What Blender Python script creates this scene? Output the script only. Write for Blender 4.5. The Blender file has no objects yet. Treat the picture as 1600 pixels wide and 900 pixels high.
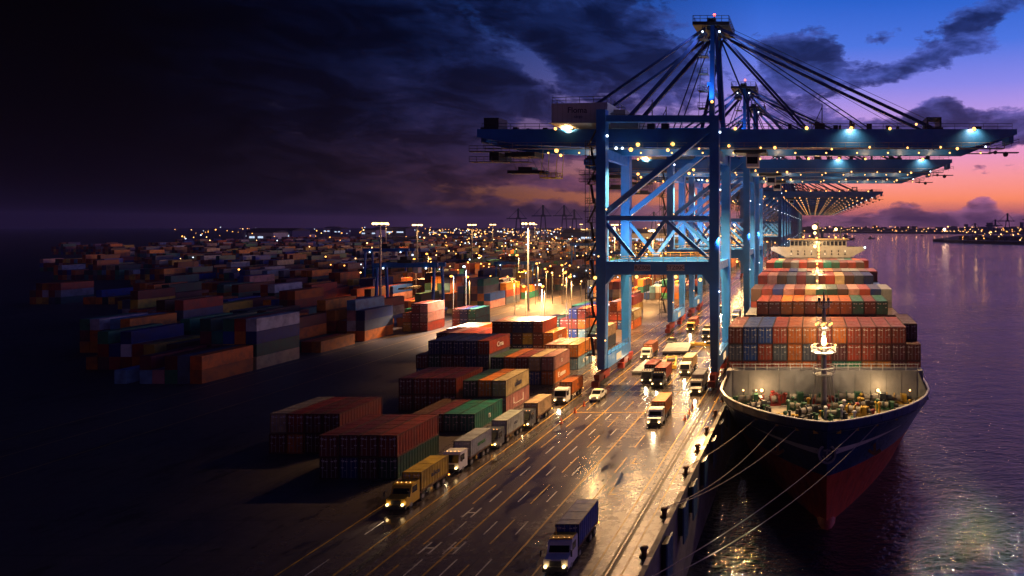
import bpy, math, random
from mathutils import Vector, Matrix
R = math.radians
rnd = random.Random(7)
sc = bpy.context.scene
COL = sc.collection

# ------------------------------------------------------------------ camera
F = 1000.0                       # focal length in photo pixels (1600 wide)
cd = bpy.data.cameras.new('camera'); cam = bpy.data.objects.new('camera', cd); COL.objects.link(cam)
cam.location = (0, 0, 33); cam.rotation_euler = (R(90), 0, 0)
cd.sensor_width = 36; cd.lens = 36 * F / 1600
cd.shift_x = -(1270 - 800) / 1600; cd.shift_y = -(450 - 350) / 1600
cd.clip_start = 0.5; cd.clip_end = 20000
sc.camera = cam

# ------------------------------------------------------------------ world
sc.view_settings.view_transform = 'Standard'; sc.view_settings.look = 'None'
sc.view_settings.exposure = 0.0; sc.view_settings.gamma = 1; sc.view_settings.use_curve_mapping = False
cy = sc.cycles
cy.use_denoising = True
try: cy.denoiser = 'OPENIMAGEDENOISE'
except Exception: pass
cy.max_bounces = 5; cy.diffuse_bounces = 2; cy.glossy_bounces = 3; cy.transmission_bounces = 2; cy.volume_bounces = 0
cy.sample_clamp_indirect = 3.0; cy.sample_clamp_direct = 0.0
cy.caustics_reflective = False; cy.caustics_refractive = False
cy.use_light_tree = True

W = bpy.data.worlds.new('World'); sc.world = W; W.use_nodes = True
nt = W.node_tree; nt.nodes.clear()
class N:
    """tiny node expression helper"""
    def __init__(s, nt): s.nt = nt
    def _in(s, sock, v):
        if isinstance(v, bpy.types.NodeSocket): s.nt.links.new(v, sock)
        elif v is not None: sock.default_value = v
    def m(s, op, a, b=None, c=None, clamp=False):
        n = s.nt.nodes.new('ShaderNodeMath'); n.operation = op; n.use_clamp = clamp
        s._in(n.inputs[0], a); s._in(n.inputs[1], b); s._in(n.inputs[2], c)
        return n.outputs[0]
    def add(s, *a):
        r = a[0]
        for x in a[1:]: r = s.m('ADD', r, x)
        return r
    def mul(s, a, b): return s.m('MULTIPLY', a, b)
    def rng(s, v, a, b, c=0., d=1., smooth=True):
        n = s.nt.nodes.new('ShaderNodeMapRange'); n.interpolation_type = 'SMOOTHSTEP' if smooth else 'LINEAR'
        s._in(n.inputs[0], v)
        for i, x in enumerate((a, b, c, d)): s._in(n.inputs[1 + i], x)
        return n.outputs[0]
    def mix(s, f, a, b, mode='MIX'):
        n = s.nt.nodes.new('ShaderNodeMix'); n.data_type = 'RGBA'; n.blend_type = mode; n.clamp_factor = True
        s._in(n.inputs[0], f); s._in(n.inputs[6], a if not isinstance(a, tuple) else (*a, 1)[:4]); s._in(n.inputs[7], b if not isinstance(b, tuple) else (*b, 1)[:4])
        return n.outputs[2]
    def noise(s, vec, scale, detail=4, rough=.55, dist=0., dim='3D'):
        n = s.nt.nodes.new('ShaderNodeTexNoise'); n.noise_dimensions = dim
        s._in(n.inputs['Vector'], vec); n.inputs['Scale'].default_value = scale
        n.inputs['Detail'].default_value = detail; n.inputs['Roughness'].default_value = rough; n.inputs['Distortion'].default_value = dist
        return n.outputs[0]
    def comb(s, x, y, z=0.):
        n = s.nt.nodes.new('ShaderNodeCombineXYZ'); s._in(n.inputs[0], x); s._in(n.inputs[1], y); s._in(n.inputs[2], z); return n.outputs[0]
    def sep(s, v):
        n = s.nt.nodes.new('ShaderNodeSeparateXYZ'); s._in(n.inputs[0], v); return n.outputs
    def ramp(s, f, stops):
        n = s.nt.nodes.new('ShaderNodeValToRGB'); s._in(n.inputs[0], f); e = n.color_ramp.elements
        while len(e) < len(stops): e.new(0.5)
        for el, (p, c) in zip(e, stops): el.position = p; el.color = (*c, 1)[:4]
        return n.outputs[0]
    def mapping(s, v, loc=(0, 0, 0), rot=(0, 0, 0), scale=(1, 1, 1)):
        n = s.nt.nodes.new('ShaderNodeMapping'); n.vector_type = 'POINT'
        s._in(n.inputs[0], v); n.inputs[1].default_value = loc; n.inputs[2].default_value = rot; n.inputs[3].default_value = scale
        return n.outputs[0]
    def bump(s, h, strength=.2, dist=.1, normal=None):
        n = s.nt.nodes.new('ShaderNodeBump'); s._in(n.inputs['Height'], h)
        n.inputs['Strength'].default_value = strength; n.inputs['Distance'].default_value = dist
        if normal is not None: s._in(n.inputs['Normal'], normal)
        return n.outputs[0]

def srgb(r, g, b):
    f = lambda c: (c / 255 / 12.92) if c / 255 <= .04045 else ((c / 255 + .055) / 1.055) ** 2.4
    return (f(r), f(g), f(b))

n = N(nt)
tc = nt.nodes.new('ShaderNodeTexCoord')
X, Y, Z = n.sep(tc.outputs['Generated'])
az = n.m('ARCTAN2', X, Y)                                  # 0 along the quay, + over the water
el = n.m('ARCSINE', Z)
sky = n.ramp(n.m('MULTIPLY', el, 1 / .5, clamp=True), [
    (0.00, srgb(150, 92, 122)), (0.035, srgb(196, 104, 108)), (0.075, srgb(248, 136, 98)), (0.14, srgb(236, 142, 142)), (0.21, srgb(218, 142, 180)),
    (0.31, srgb(182, 142, 208)), (0.42, srgb(126, 124, 212)), (0.54, srgb(70, 106, 204)), (0.68, srgb(34, 86, 184)), (1.0, srgb(8, 30, 100))])
warp = n.noise(n.comb(n.mul(az, 5.), n.mul(el, 8.)), 1.0, 3)
P = n.comb(n.mul(az, 6.), n.mul(el, 13.), 0.)
big = n.noise(P, 1.1, 9, .58, .35)
fine = n.noise(P, 4.5, 7, .6, .25)
fine2 = n.noise(P, 13., 5, .6)
dens = n.add(n.mul(big, .48), n.mul(fine, .36), n.mul(fine2, .16))
def uv(px, py): return (math.atan((px - 1270) / F), math.atan((350 - py) / math.hypot(F, px - 1270)))
def blob(px, py, wx, wy, w, rot=0.):
    a, e = uv(px, py)
    v = n.comb(n.m('SUBTRACT', az, a), n.m('SUBTRACT', el, e), 0.)
    if rot: v = n.mapping(v, rot=(0, 0, R(rot)))
    v = n.mapping(v, scale=(F / wx, F / wy, 0))
    ln = nt.nodes.new('ShaderNodeVectorMath'); ln.operation = 'LENGTH'; nt.links.new(v, ln.inputs[0])
    return n.mul(n.rng(ln.outputs['Value'], 1.0, 0.0), w)
bias = n.add(
    n.rng(az, .02, -.45, -.08, .20),                       # the overcast side away from the sunset
    blob(1262, 85, 95, 75, .34), blob(1330, 115, 130, 45, .18), blob(1235, 160, 120, 70, .2), blob(1430, 100, 190, 30, .24, -18), blob(1530, 25, 170, 40, .26, -20),
    blob(1465, 175, 75, 50, .34), blob(1400, 205, 220, 40, .30), blob(1580, 195, 110, 48, .34), blob(1300, 215, 110, 34, .22), blob(1530, 262, 120, 22, .16),
    blob(1280, 190, 100, 50, .12), blob(1400, 262, 150, 26, -.16), blob(1470, 300, 240, 20, -.2), blob(1380, 150, 120, 26, -.22), blob(1560, 130, 120, 40, -.2), blob(1300, 225, 60, 20, -.2),
    blob(1375, 60, 60, 26, .2), blob(1205, 90, 60, 60, .2), blob(1545, 75, 70, 20, .2), blob(1500, 225, 160, 18, .24), blob(1410, 325, 60, 30, .22), blob(1535, 322, 42, 34, .36), blob(1440, 345, 420, 26, .34), blob(1450, 302, 80, 10, .2),
    blob(930, 70, 200, 90, .16), blob(800, 140, 150, 60, .12), blob(1040, 110, 110, 60, .16),
    blob(1215, 25, 45, 40, -.30), blob(935, 178, 120, 22, -.24, 20), blob(835, 105, 70, 40, -.32, 40), blob(760, 45, 60, 30, -.16, 40), blob(1140, 35, 60, 40, -.12),
    blob(830, 195, 50, 22, -.24), blob(960, 262, 150, 24, -.12), blob(770, 298, 170, 20, -.15), blob(690, 318, 150, 8, -.1), blob(1000, 310, 260, 14, -.22), blob(1080, 250, 130, 60, -.20), blob(900, 320, 200, 10, -.1))
D = n.add(dens, bias)
cloud = n.rng(D, .535, .585)
thick = n.rng(D, .56, .78)
ccol_hi = n.ramp(n.m('MULTIPLY', el, 1 / .5, clamp=True), [(0., srgb(136, 84, 112)), (.12, srgb(152, 84, 112)), (.25, srgb(96, 74, 134)), (.45, srgb(62, 72, 146)), (.7, srgb(36, 62, 132)), (1., srgb(12, 26, 76))])
ccol_lo = n.ramp(n.m('MULTIPLY', el, 1 / .5, clamp=True), [(0., srgb(112, 72, 106)), (.12, srgb(104, 64, 102)), (.25, srgb(58, 52, 104)), (.45, srgb(34, 44, 98)), (.7, srgb(20, 36, 86)), (1., srgb(6, 16, 52))])
ccol = n.mix(thick, ccol_hi, ccol_lo)
tx = n.rng(n.noise(n.comb(n.mul(az, 9.), n.mul(el, 22.), 3.), 1.3, 8, .62, .6), .38, .64, .5, 1.7)
ccol = n.mix(1., ccol, n.comb(tx, tx, n.m('POWER', tx, .9)), 'MULTIPLY')
rim = n.mul(n.rng(D, .545, .575), n.rng(D, .625, .58))
ccol = n.mix(n.mul(rim, .35), ccol, sky)
skyc = n.mix(n.mul(cloud, .97), sky, ccol)
# night side of the sky (away from the afterglow)
dark = n.m('POWER', n.rng(az, -.86, -.08, .03, 1.0, False), 2.3)
back = n.rng(n.m('ABSOLUTE', az), 1.2, 2.6, 1., .32)
skyc = n.mix(1., skyc, n.comb(n.m('POWER', dark, 1.25), n.m('POWER', dark, 1.08), dark), 'MULTIPLY')
skyc = n.mix(1., skyc, n.comb(back, back, back), 'MULTIPLY')
zen = n.rng(el, .35, 1.2, 1., .35)
skyc = n.mix(1., skyc, n.comb(zen, zen, zen), 'MULTIPLY')
bg = nt.nodes.new('ShaderNodeBackground'); nt.links.new(skyc, bg.inputs[0]); bg.inputs[1].default_value = 1.28
wo = nt.nodes.new('ShaderNodeOutputWorld'); nt.links.new(bg.outputs[0], wo.inputs[0])

# ------------------------------------------------------------------ lights
WARM = (1., .60, .26); SOD = (1., .50, .16); COOL = (.75, .87, 1.); BLUE = (.25, .45, 1.)
def lamp(kind, loc, power, color, radius=.4, target=None, angle=120, blend=.6):
    d = bpy.data.lights.new('lamp', kind); d.energy = power; d.color = color; d.shadow_soft_size = radius
    o = bpy.data.objects.new('lamp', d); COL.objects.link(o); o.location = loc
    if kind == 'SPOT':
        d.spot_size = R(angle); d.spot_blend = blend
        v = Vector(target) - Vector(loc); o.rotation_euler = v.to_track_quat('-Z', 'Y').to_euler()
    return o

# ------------------------------------------------------------------ materials
MATS = {}
def mat(name, color=(.5, .5, .5), rough=.6, metal=0., var=.25, scale=1.5, bump=0., objcol=False, spec=.5, coat=0., stretch=None):
    if name in MATS: return MATS[name]
    m = bpy.data.materials.new(name); m.use_nodes = True; t = m.node_tree; k = N(t)
    b = t.nodes['Principled BSDF']; co = t.nodes.new('ShaderNodeTexCoord').outputs['Object']
    if objcol:
        oi = t.nodes.new('ShaderNodeObjectInfo'); base = oi.outputs['Color']
        off = k.mul(oi.outputs['Random'], 57.)
        vv = t.nodes.new('ShaderNodeVectorMath'); vv.operation = 'ADD'; t.links.new(co, vv.inputs[0]); t.links.new(k.comb(off, off, off), vv.inputs[1]); co = vv.outputs[0]
    else: base = (*color, 1)
    if stretch: co = k.mapping(co, scale=stretch)
    nz = k.noise(co, scale, 6, .65)
    c = k.mix(k.rng(nz, .35, .7, 0., var), base, tuple(x * .35 for x in color) if not objcol else (.05, .04, .035))
    t.links.new(c, b.inputs['Base Color'])
    nz2 = k.noise(co, scale * 3.1, 4, .6)
    t.links.new(k.rng(nz2, .3, .75, max(.05, rough - .12), min(1, rough + .15)), b.inputs['Roughness'])
    b.inputs['Metallic'].default_value = metal; b.inputs['Specular IOR Level'].default_value = spec; b.inputs['Coat Weight'].default_value = coat
    if bump:
        t.links.new(k.bump(nz2, bump, .05), b.inputs['Normal'])
    MATS[name] = m; return m
def emis(name, color, strength):
    if name in MATS: return MATS[name]
    m = bpy.data.materials.new(name); m.use_nodes = True; t = m.node_tree; t.nodes.clear()
    e = t.nodes.new('ShaderNodeEmission'); e.inputs[0].default_value = (*color, 1); e.inputs[1].default_value = strength
    o = t.nodes.new('ShaderNodeOutputMaterial'); t.links.new(e.outputs[0], o.inputs[0])
    m.cycles.emission_sampling = 'NONE'
    MATS[name] = m; return m

BLUEP = mat('crane_blue_paint', (.022, .17, .56), .42, 0, .3, .35, .05)
BLUE_D = mat('crane_dark_blue', (.008, .03, .15), .5, 0, .3, .6)
WHITEP = mat('white_paint', (.62, .62, .6), .5, 0, .25, .6)
GREYP = mat('grey_paint', (.28, .29, .30), .55, 0, .35, .5, .05)
STEEL = mat('dark_steel', (.05, .055, .06), .5, .3, .3, 2)
BLACK = mat('black_rubber', (.012, .012, .013), .7, 0, .2, 2)
REDP = mat('red_paint', (.33, .03, .02), .5, 0, .35, 1.2)
YELP = mat('yellow_paint', (.6, .36, .03), .5, 0, .35, 1.5)
GRNP = mat('green_paint', (.03, .12, .06), .45, 0, .4, 1.5)
DECKP = mat('deck_paint', (.40, .34, .25), .55, 0, .35, .4, .1)
GLASS = mat('dark_glass', (.01, .012, .018), .08, 0, 0, 1, 0, spec=.8)
ROPE = mat('rope', (.34, .3, .24), .85, 0, .3, 8)
CONT = mat('container_paint', objcol=True, rough=.45, var=.5, scale=.55, bump=.08)
CFRAME = mat('container_frame', objcol=True, rough=.55, var=.75, scale=.8)
CBAR = mat('galvanised_bar', (.35, .35, .35), .4, .6, .4, 4)
LW = emis('lamp_warm', (1., .42, .09), 5); LC = emis('lamp_cool', (.7, .85, 1.), 5); LY = emis('lamp_amber', (1., .36, .05), 6)
LS = emis('lamp_small', (1., .45, .12), 4); LB = emis('lamp_blue', (.3, .4, 1.), 16); LR = emis('lamp_red', (1., .08, .05), 8); LH = emis('headlight_glow', (1., .62, .24), 7)
WINL = emis('lit_window', (1., .75, .45), 1.6)
LET = mat('letter_white', (.75, .74, .7), .5, 0, .1, 3); LETD = mat('letter_dark', (.02, .03, .08), .5, 0, .1, 3)

def ground_mat():
    m = bpy.data.materials.new('wet_concrete'); m.use_nodes = True; t = m.node_tree; k = N(t); b = t.nodes['Principled BSDF']
    co = t.nodes.new('ShaderNodeTexCoord').outputs['Object']
    st = k.mapping(co, scale=(1, .32, 1))
    a = k.noise(st, .42, 8, .6, .3); c2 = k.noise(co, .9, 6, .65); a3 = k.noise(st, .06, 4, .5)
    pud = k.rng(k.add(k.mul(a, .6), k.mul(a3, .25), k.mul(c2, .15)), .535, .59)
    damp = k.rng(k.add(k.mul(a3, .6), k.mul(a, .4)), .35, .65)
    col = k.mix(k.rng(c2, .3, .7), (.085, .070, .068), (.06, .05, .05))
    col = k.mix(k.mul(damp, .35), col, (.045, .038, .038))
    col = k.mix(k.mul(pud, .7), col, (.02, .017, .018))
    x, y, z = k.sep(co)
    jx = k.m('LESS_THAN', k.m('ABSOLUTE', k.m('SUBTRACT', k.m('FRACT', k.mul(x, 1 / 6.)), .5)), .012)
    jy = k.m('LESS_THAN', k.m('ABSOLUTE', k.m('SUBTRACT', k.m('FRACT', k.mul(y, 1 / 7.5)), .5)), .010)
    col = k.mix(k.mul(k.m('MAXIMUM', jx, jy), .6), col, (.02, .018, .016))
    t.links.new(col, b.inputs['Base Color'])
    rr = k.add(k.rng(damp, 0, 1, .27, .17), k.rng(c2, .3, .7, -.03, .06))
    inland = k.rng(x, -50., -66.)                      # the stacking area has rough, drained asphalt
    rr2 = k.add(k.mul(k.mix(pud, k.comb(rr, rr, rr), (.06, .06, .06)), k.m('SUBTRACT', 1., inland)), k.mul(inland, .52))
    t.links.new(rr2, b.inputs['Roughness'])
    t.links.new(k.rng(inland, 0, 1, .85, .3), b.inputs['Specular IOR Level'])
    h = k.add(k.mul(c2, .5), k.mul(k.noise(co, 5., 4, .6), .2), k.mul(a, 1.))
    h = k.mul(h, k.rng(pud, 0, 1, 1, .3))
    t.links.new(k.bump(h, .35, .05), b.inputs['Normal'])
    return m
def water_mat():
    m = bpy.data.materials.new('harbour_water'); m.use_nodes = True; t = m.node_tree; k = N(t); b = t.nodes['Principled BSDF']
    co = t.nodes.new('ShaderNodeTexCoord').outputs['Object']
    b.inputs['Base Color'].default_value = (.004, .006, .024, 1); b.inputs['IOR'].default_value = 1.5
    b.inputs['Specular IOR Level'].default_value = .6
    band = k.rng(k.noise(k.mapping(co, scale=(.3, 1.2, 1)), .012, 5, .6, .6), .35, .65)
    t.links.new(k.rng(band, 0, 1, .015, .045), b.inputs['Roughness'])
    w1 = k.noise(k.mapping(co, rot=(0, 0, R(20)), scale=(1, 1.7, 1)), .16, 3, .5, .2)
    w2 = k.noise(k.mapping(co, rot=(0, 0, R(-15)), scale=(1, 1.5, 1)), .75, 4, .6, .2)
    w3 = k.noise(co, 2.4, 3, .6)
    h = k.mul(k.add(k.mul(w1, 1.2), k.mul(w2, .75), k.mul(w3, .20)), k.rng(band, 0, 1, .8, 1.15))
    t.links.new(k.bump(h, 1.0, .38), b.inputs['Normal'])
    return m
GROUND = ground_mat(); WATER = water_mat()
LINEY = mat('line_yellow', (.42, .25, .03), .4, 0, .8, 1.1); LINEW = mat('line_white', (.45, .44, .42), .4, 0, .8, 1.1)

# ------------------------------------------------------------------ mesh helpers
class MB:
    def __init__(s): s.v = []; s.f = []; s.mi = []; s.cur = 0
    def poly(s, pts, faces):
        o = len(s.v); s.v += [tuple(p) for p in pts]; s.f += [tuple(i + o for i in f) for f in faces]; s.mi += [s.cur] * len(faces); return s
    def box(s, x0, x1, y0, y1, z0, z1):
        return s.poly([(x0,y0,z0),(x1,y0,z0),(x1,y1,z0),(x0,y1,z0),(x0,y0,z1),(x1,y0,z1),(x1,y1,z1),(x0,y1,z1)],
                      [(0,3,2,1),(4,5,6,7),(0,1,5,4),(1,2,6,5),(2,3,7,6),(3,0,4,7)])
    def cbox(s, c, d): return s.box(c[0]-d[0]/2, c[0]+d[0]/2, c[1]-d[1]/2, c[1]+d[1]/2, c[2]-d[2]/2, c[2]+d[2]/2)
    def bar(s, p, q, w, h, w2=None, h2=None, up=(0, 0, 1)):
        p, q = Vector(p), Vector(q); d = (q - p).normalized(); up = Vector(up)
        if abs(d.dot(up)) > .98: up = Vector((0, 1, 0))
        a = d.cross(up).normalized(); b = a.cross(d).normalized()
        w2 = w if w2 is None else w2; h2 = h if h2 is None else h2; pts = []
        for c, ww, hh in ((p, w, h), (q, w2, h2)):
            for sa, sb in ((-1,-1),(1,-1),(1,1),(-1,1)): pts.append(c + a * sa * ww / 2 + b * sb * hh / 2)
        return s.poly(pts, [(0,1,2,3),(7,6,5,4),(0,4,5,1),(1,5,6,2),(2,6,7,3),(3,7,4,0)])
    def tube(s, p, q, r, n=8, r2=None):
        p, q = Vector(p), Vector(q); d = (q - p).normalized(); up = Vector((0, 0, 1)) if abs(d.z) < .95 else Vector((0, 1, 0))
        a = d.cross(up).normalized(); b = a.cross(d).normalized(); r2 = r if r2 is None else r2
        pts = [c + (a * math.cos(t) + b * math.sin(t)) * rr for c, rr in ((p, r), (q, r2)) for t in [2 * math.pi * i / n for i in range(n)]]
        return s.poly(pts, [tuple(range(n)), tuple(range(2*n-1, n-1, -1))] + [(i, i + n, (i+1) % n + n, (i+1) % n) for i in range(n)])
    def path(s, pts, r, n=5):
        for a, b in zip(pts, pts[1:]): s.tube(a, b, r, n)
        return s
    def ball(s, c, r, n=8, m=5, sz=1.):
        pts = [(c[0], c[1], c[2] - r * sz)]; 
        for j in range(1, m):
            t = math.pi * j / m - math.pi / 2
            for i in range(n):
                a = 2 * math.pi * i / n; pts.append((c[0] + r*math.cos(t)*math.cos(a), c[1] + r*math.cos(t)*math.sin(a), c[2] + r*sz*math.sin(t)))
        pts.append((c[0], c[1], c[2] + r * sz)); L = len(pts) - 1; fs = []
        for i in range(n): fs.append((0, 1 + (i+1) % n, 1 + i)); fs.append((L, L - n + i, L - n + (i+1) % n))
        for j in range(m - 2):
            for i in range(n): a = 1 + j*n + i; b = 1 + j*n + (i+1) % n; fs.append((a, b, b + n, a + n))
        return s.poly(pts, fs)
    def rail(s, pts, h=1.1, r=.04, step=2.):
        for a, b in zip(pts, pts[1:]):
            a, b = Vector(a), Vector(b); L = (b - a).length; k = max(1, int(L / step)); u = Vector((0, 0, h))
            s.tube(a + u, b + u, r, 4); s.tube(a + u / 2, b + u / 2, r * .8, 4)
            for i in range(k + 1): c = a.lerp(b, i / k); s.tube(c, c + u, r, 4)
        return s
    def mesh(s, name, mats, smooth=False):
        me = bpy.data.meshes.new(name); me.from_pydata([tuple(x) for x in s.v], [], s.f)
        for m in (mats if isinstance(mats, (list, tuple)) else [mats]): me.materials.append(m)
        me.polygons.foreach_set('material_index', s.mi)
        if smooth: me.polygons.foreach_set('use_smooth', [True] * len(s.f))
        me.update(); return me
    def build(s, name, mats, parent=None, loc=None, smooth=False):
        o = bpy.data.objects.new(name, s.mesh(name, mats, smooth)); COL.objects.link(o)
        if parent is not None: o.parent = parent
        if loc is not None: o.location = loc
        return o
def tag(o, label=None, cat=None, group=None, kind=None):
    if label: o['label'] = label
    if cat: o['category'] = cat
    if group: o['group'] = group
    if kind: o['kind'] = kind
    return o
def empty(name, loc=(0, 0, 0), rz=0.):
    o = bpy.data.objects.new(name, None); COL.objects.link(o); o.location = loc; o.rotation_euler = (0, 0, rz); return o
KIDS = {}
def kids(o):
    return [c for c in bpy.data.objects if c.parent == o]
def tree(o): return (o, [tree(c) for c in kids(o)])
def copy_tree(t, parent=None, skip=()):
    c = t[0].copy(); COL.objects.link(c); c.parent = parent
    for ch in t[1]:
        if ch[0].name.split('.')[0] in skip: continue
        copy_tree(ch, c, skip)
    return c
def text(name, body, size, m, parent, loc, rot, ext=.02):
    cu = bpy.data.curves.new(name, 'FONT'); cu.body = body; cu.size = size; cu.extrude = ext; cu.align_x = 'CENTER'; cu.align_y = 'CENTER'; cu.offset = size * .012
    cu.resolution_u = 3; cu.materials.append(m)
    tmp = bpy.data.objects.new('tmp', cu); me = bpy.data.meshes.new_from_object(tmp); bpy.data.objects.remove(tmp); bpy.data.curves.remove(cu)
    o = bpy.data.objects.new(name, me); COL.objects.link(o); o.parent = parent; o.location = loc; o.rotation_euler = rot; return o
ORD = ['first','second','third','fourth','fifth','sixth','seventh','eighth','ninth','tenth','eleventh','twelfth','thirteenth','fourteenth','fifteenth','sixteenth','seventeenth','eighteenth','nineteenth','twentieth']
HORD = [*ORD, *['twenty-' + q for q in ORD[:9]]]
WZ = -11.0        # water level; quay is z = 0
QX = -15.8        # quay edge

# ------------------------------------------------------------------ setting
b = MB(); b.poly([(QX, -60, 0), (QX, 1500, 0), (-500, 5200, 0), (-6000, 5200, 0), (-6000, -60, 0)], [(0, 1, 2, 3, 4)])
tag(b.build('ground', GROUND), kind='structure')
b = MB(); b.box(QX - 2, QX - .01, -60, 1500, -14, -.01); b.box(QX - .55, QX + .05, -60, 1500, -.02, .22)
b.build('quay_wall', mat('quay_concrete', (.16, .15, .14), .7, 0, .5, .3, .3)); tag(bpy.data.objects['quay_wall'], 'long dark concrete quay wall with a raised edge kerb above the water', 'quay wall', kind='structure')
b = MB(); b.poly([(-1200, -200, WZ), (9000, -200, WZ), (9000, 9500, WZ), (-1200, 9500, WZ)], [(0, 1, 2, 3)])
tag(b.build('water', WATER), kind='structure')
# markings
RAILW, RAILL = -19.4, -43.4
def strips(name, m, lst, z):
    b = MB()
    for x0, x1, y0, y1 in lst: b.poly([(x0,y0,z),(x1,y0,z),(x1,y1,z),(x0,y1,z)], [(0,1,2,3)])
    tag(b.build(name, m), kind='structure')
Ys = []
for x in (RAILW - 1.5, RAILW + 1.4, RAILL + 1.5, RAILL - 1.6, -50.4, -29.6, -36.6): Ys.append((x - .11, x + .11, -20, 1400))
for x in (-26.3, -33.3, -40.1):
    y = -10
    while y < 420: Ys.append((x - .09, x + .09, y, y + 5.5)); y += 9.5
for x in (-24.5,): 
    for y in (58, 62.5, 66, 78, 88): Ys.append((x - .5, x + .5, y, y + .25)); Ys.append((x-.5, x-.3, y, y+2.2))
for x in (-105.5, -115, -123.5): Ys.append((x - .12, x + .12, 60, 420))
for y in (112, 126, 158, 190, 225, 262): Ys.append((RAILL + 1.7, RAILW - 1.7, y, y + .28))
strips('yellow_road_markings', LINEY, Ys, .004)
Wt = []
for x in (-31.6, -35.0, -38.4, -47.6):
    y = -12
    while y < 420: Wt.append((x - .08, x + .08, y, y + 3.0)); y += 8.
for x, y in ((-36.4, 64), (-38.9, 64), (-38.9, 72)):   # H-shaped lane marks
    for y in (y,): Wt += [(x - .7, x - .5, y, y + 2.4), (x + .3, x + .5, y, y + 2.4), (x - .5, x + .3, y + 1.1, y + 1.3)]
strips('white_road_markings', LINEW, Wt, .006)
b = MB()
for x in (RAILW, RAILL): b.box(x - .07, x + .07, -20, 1400, .0, .10)
tag(b.build('crane_rail', mat('rail_steel', (.25, .22, .2), .25, .9, .4, 2)), kind='structure')
b = MB()
for x in (RAILW, RAILL):
    for s in (-1, 1): b.poly([(x + s*.1,-20,.008),(x + s*.42,-20,.008),(x + s*.42,1400,.008),(x + s*.1,1400,.008)], [(0,1,2,3)] if s > 0 else [(3,2,1,0)])
tag(b.build('rail_groove', mat('groove', (.012, .011, .01), .6)), kind='structure')

# ------------------------------------------------------------------ containers
PAL = {'rust red': (.30, .04, .018), 'brown red': (.17, .028, .018), 'orange': (.52, .13, .015), 'bright orange': (.60, .19, .02), 'navy blue': (.006, .022, .13),
       'blue': (.008, .055, .27), 'grey': (.17, .18, .19), 'slate grey': (.07, .09, .13), 'teal green': (.01, .14, .11), 'green': (.03, .22, .10), 'maroon': (.13, .02, .03),
       'tan': (.52, .38, .20), 'light blue': (.12, .28, .42), 'pale grey': (.42, .43, .42), 'dusty pink': (.42, .20, .17), 'dark brown': (.09, .045, .03), 'dark green': (.015, .07, .045), 'yellow': (.6, .38, .04)}
CW, CH = 2.44, 2.86
def corr_side(b, x, y0, y1, z0, z1, dirx, pitch=.56, depth=.07):
    n_ = max(2, int((y1 - y0) / pitch)); ys = []; w = (y1 - y0) / n_
    for i in range(n_):
        a = y0 + i * w; ys += [(a, 0), (a + w*.3, 0), (a + w*.5, 1), (a + w*.8, 1)]
    ys.append((y1, 0)); o = len(b.v)
    for y, k in ys:
        xx = x - dirx * depth * k; b.v += [(xx, y, z0), (xx, y, z1)]
    for i in range(len(ys) - 1):
        q = (o+2*i, o+2*i+2, o+2*i+3, o+2*i+1); b.f.append(q if dirx > 0 else q[::-1]); b.mi.append(0)
def container_meshes(L):
    w, h = CW / 2, CH
    b = MB(); e = .02
    corr_side(b, w - e, e + .1, L - .1, .16, h - .1, 1); corr_side(b, -w + e, .1, L - .1, .16, h - .1, -1)
    # roof with shallow cross corrugation, back, floor, front recess
    n_ = int(L / .9)
    for i in range(n_):
        y0 = .1 + i * (L - .2) / n_; y1 = y0 + (L - .2) / n_; z = h - (.03 if i % 2 else .065)
        b.poly([(-w+e,y0,z),(w-e,y0,z),(w-e,y1,z),(-w+e,y1,z)], [(0,1,2,3)])
    b.poly([(-w+e,L-.05,.1),(w-e,L-.05,.1),(w-e,L-.05,h-.05),(-w+e,L-.05,h-.05)], [(1,0,3,2)])
    b.poly([(-w+e,.1,.1),(w-e,.1,.1),(w-e,L-.1,.1),(-w+e,L-.1,.1)], [(3,2,1,0)])
    b.poly([(-w+e,.12,.1),(w-e,.12,.1),(w-e,.12,h-.05),(-w+e,.12,h-.05)], [(0,1,2,3)])
    body = b.mesh('body', CONT)
    f = MB()
    for x in (-w, w - .12):
        for y in (0, L - .12): f.box(x, x + .12, y, y + .12, 0, h)
        f.box(x + .005, x + .115, .12, L - .12, 0, .17); f.box(x + .005, x + .115, .12, L - .12, h - .12, h - .005)
    for y in (0, L - .12): f.box(-w + .12, w - .12, y + .005, y + .115, 0, .16); f.box(-w + .12, w - .12, y + .005, y + .115, h - .13, h - .005)
    frame = f.mesh('frame', CFRAME)
    d = MB(); d.box(.01, w - .13, .05, .10, .17, h - .14)
    for i in range(4): z = .35 + i * .62; d.box(.08, w - .2, .03, .05, z, z + .42)
    d.cur = 1
    for q0, q1, z0, z1 in ((.2, .5, h - .62, h - .5), (.62, 1.0, h - .5, h - .42), (.62, .92, h - .62, h - .56), (.7, 1.0, 1.45, 1.55)): d.box(q0, q1, .015, .03, z0, z1)
    door = d.mesh('door', [CONT, LET])
    lb = MB()
    for x in (.28, .85): lb.tube((x, .02, .2), (x, .02, h - .16), .035, 5)
    lb.box(.3, .62, -.02, .02, 1.1, 1.18)
    bar = lb.mesh('locking_bar', CBAR)
    return body, frame, door, bar
CM = {12.19: container_meshes(12.19), 6.06: container_meshes(6.06), 9.12: container_meshes(9.12)}
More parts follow.
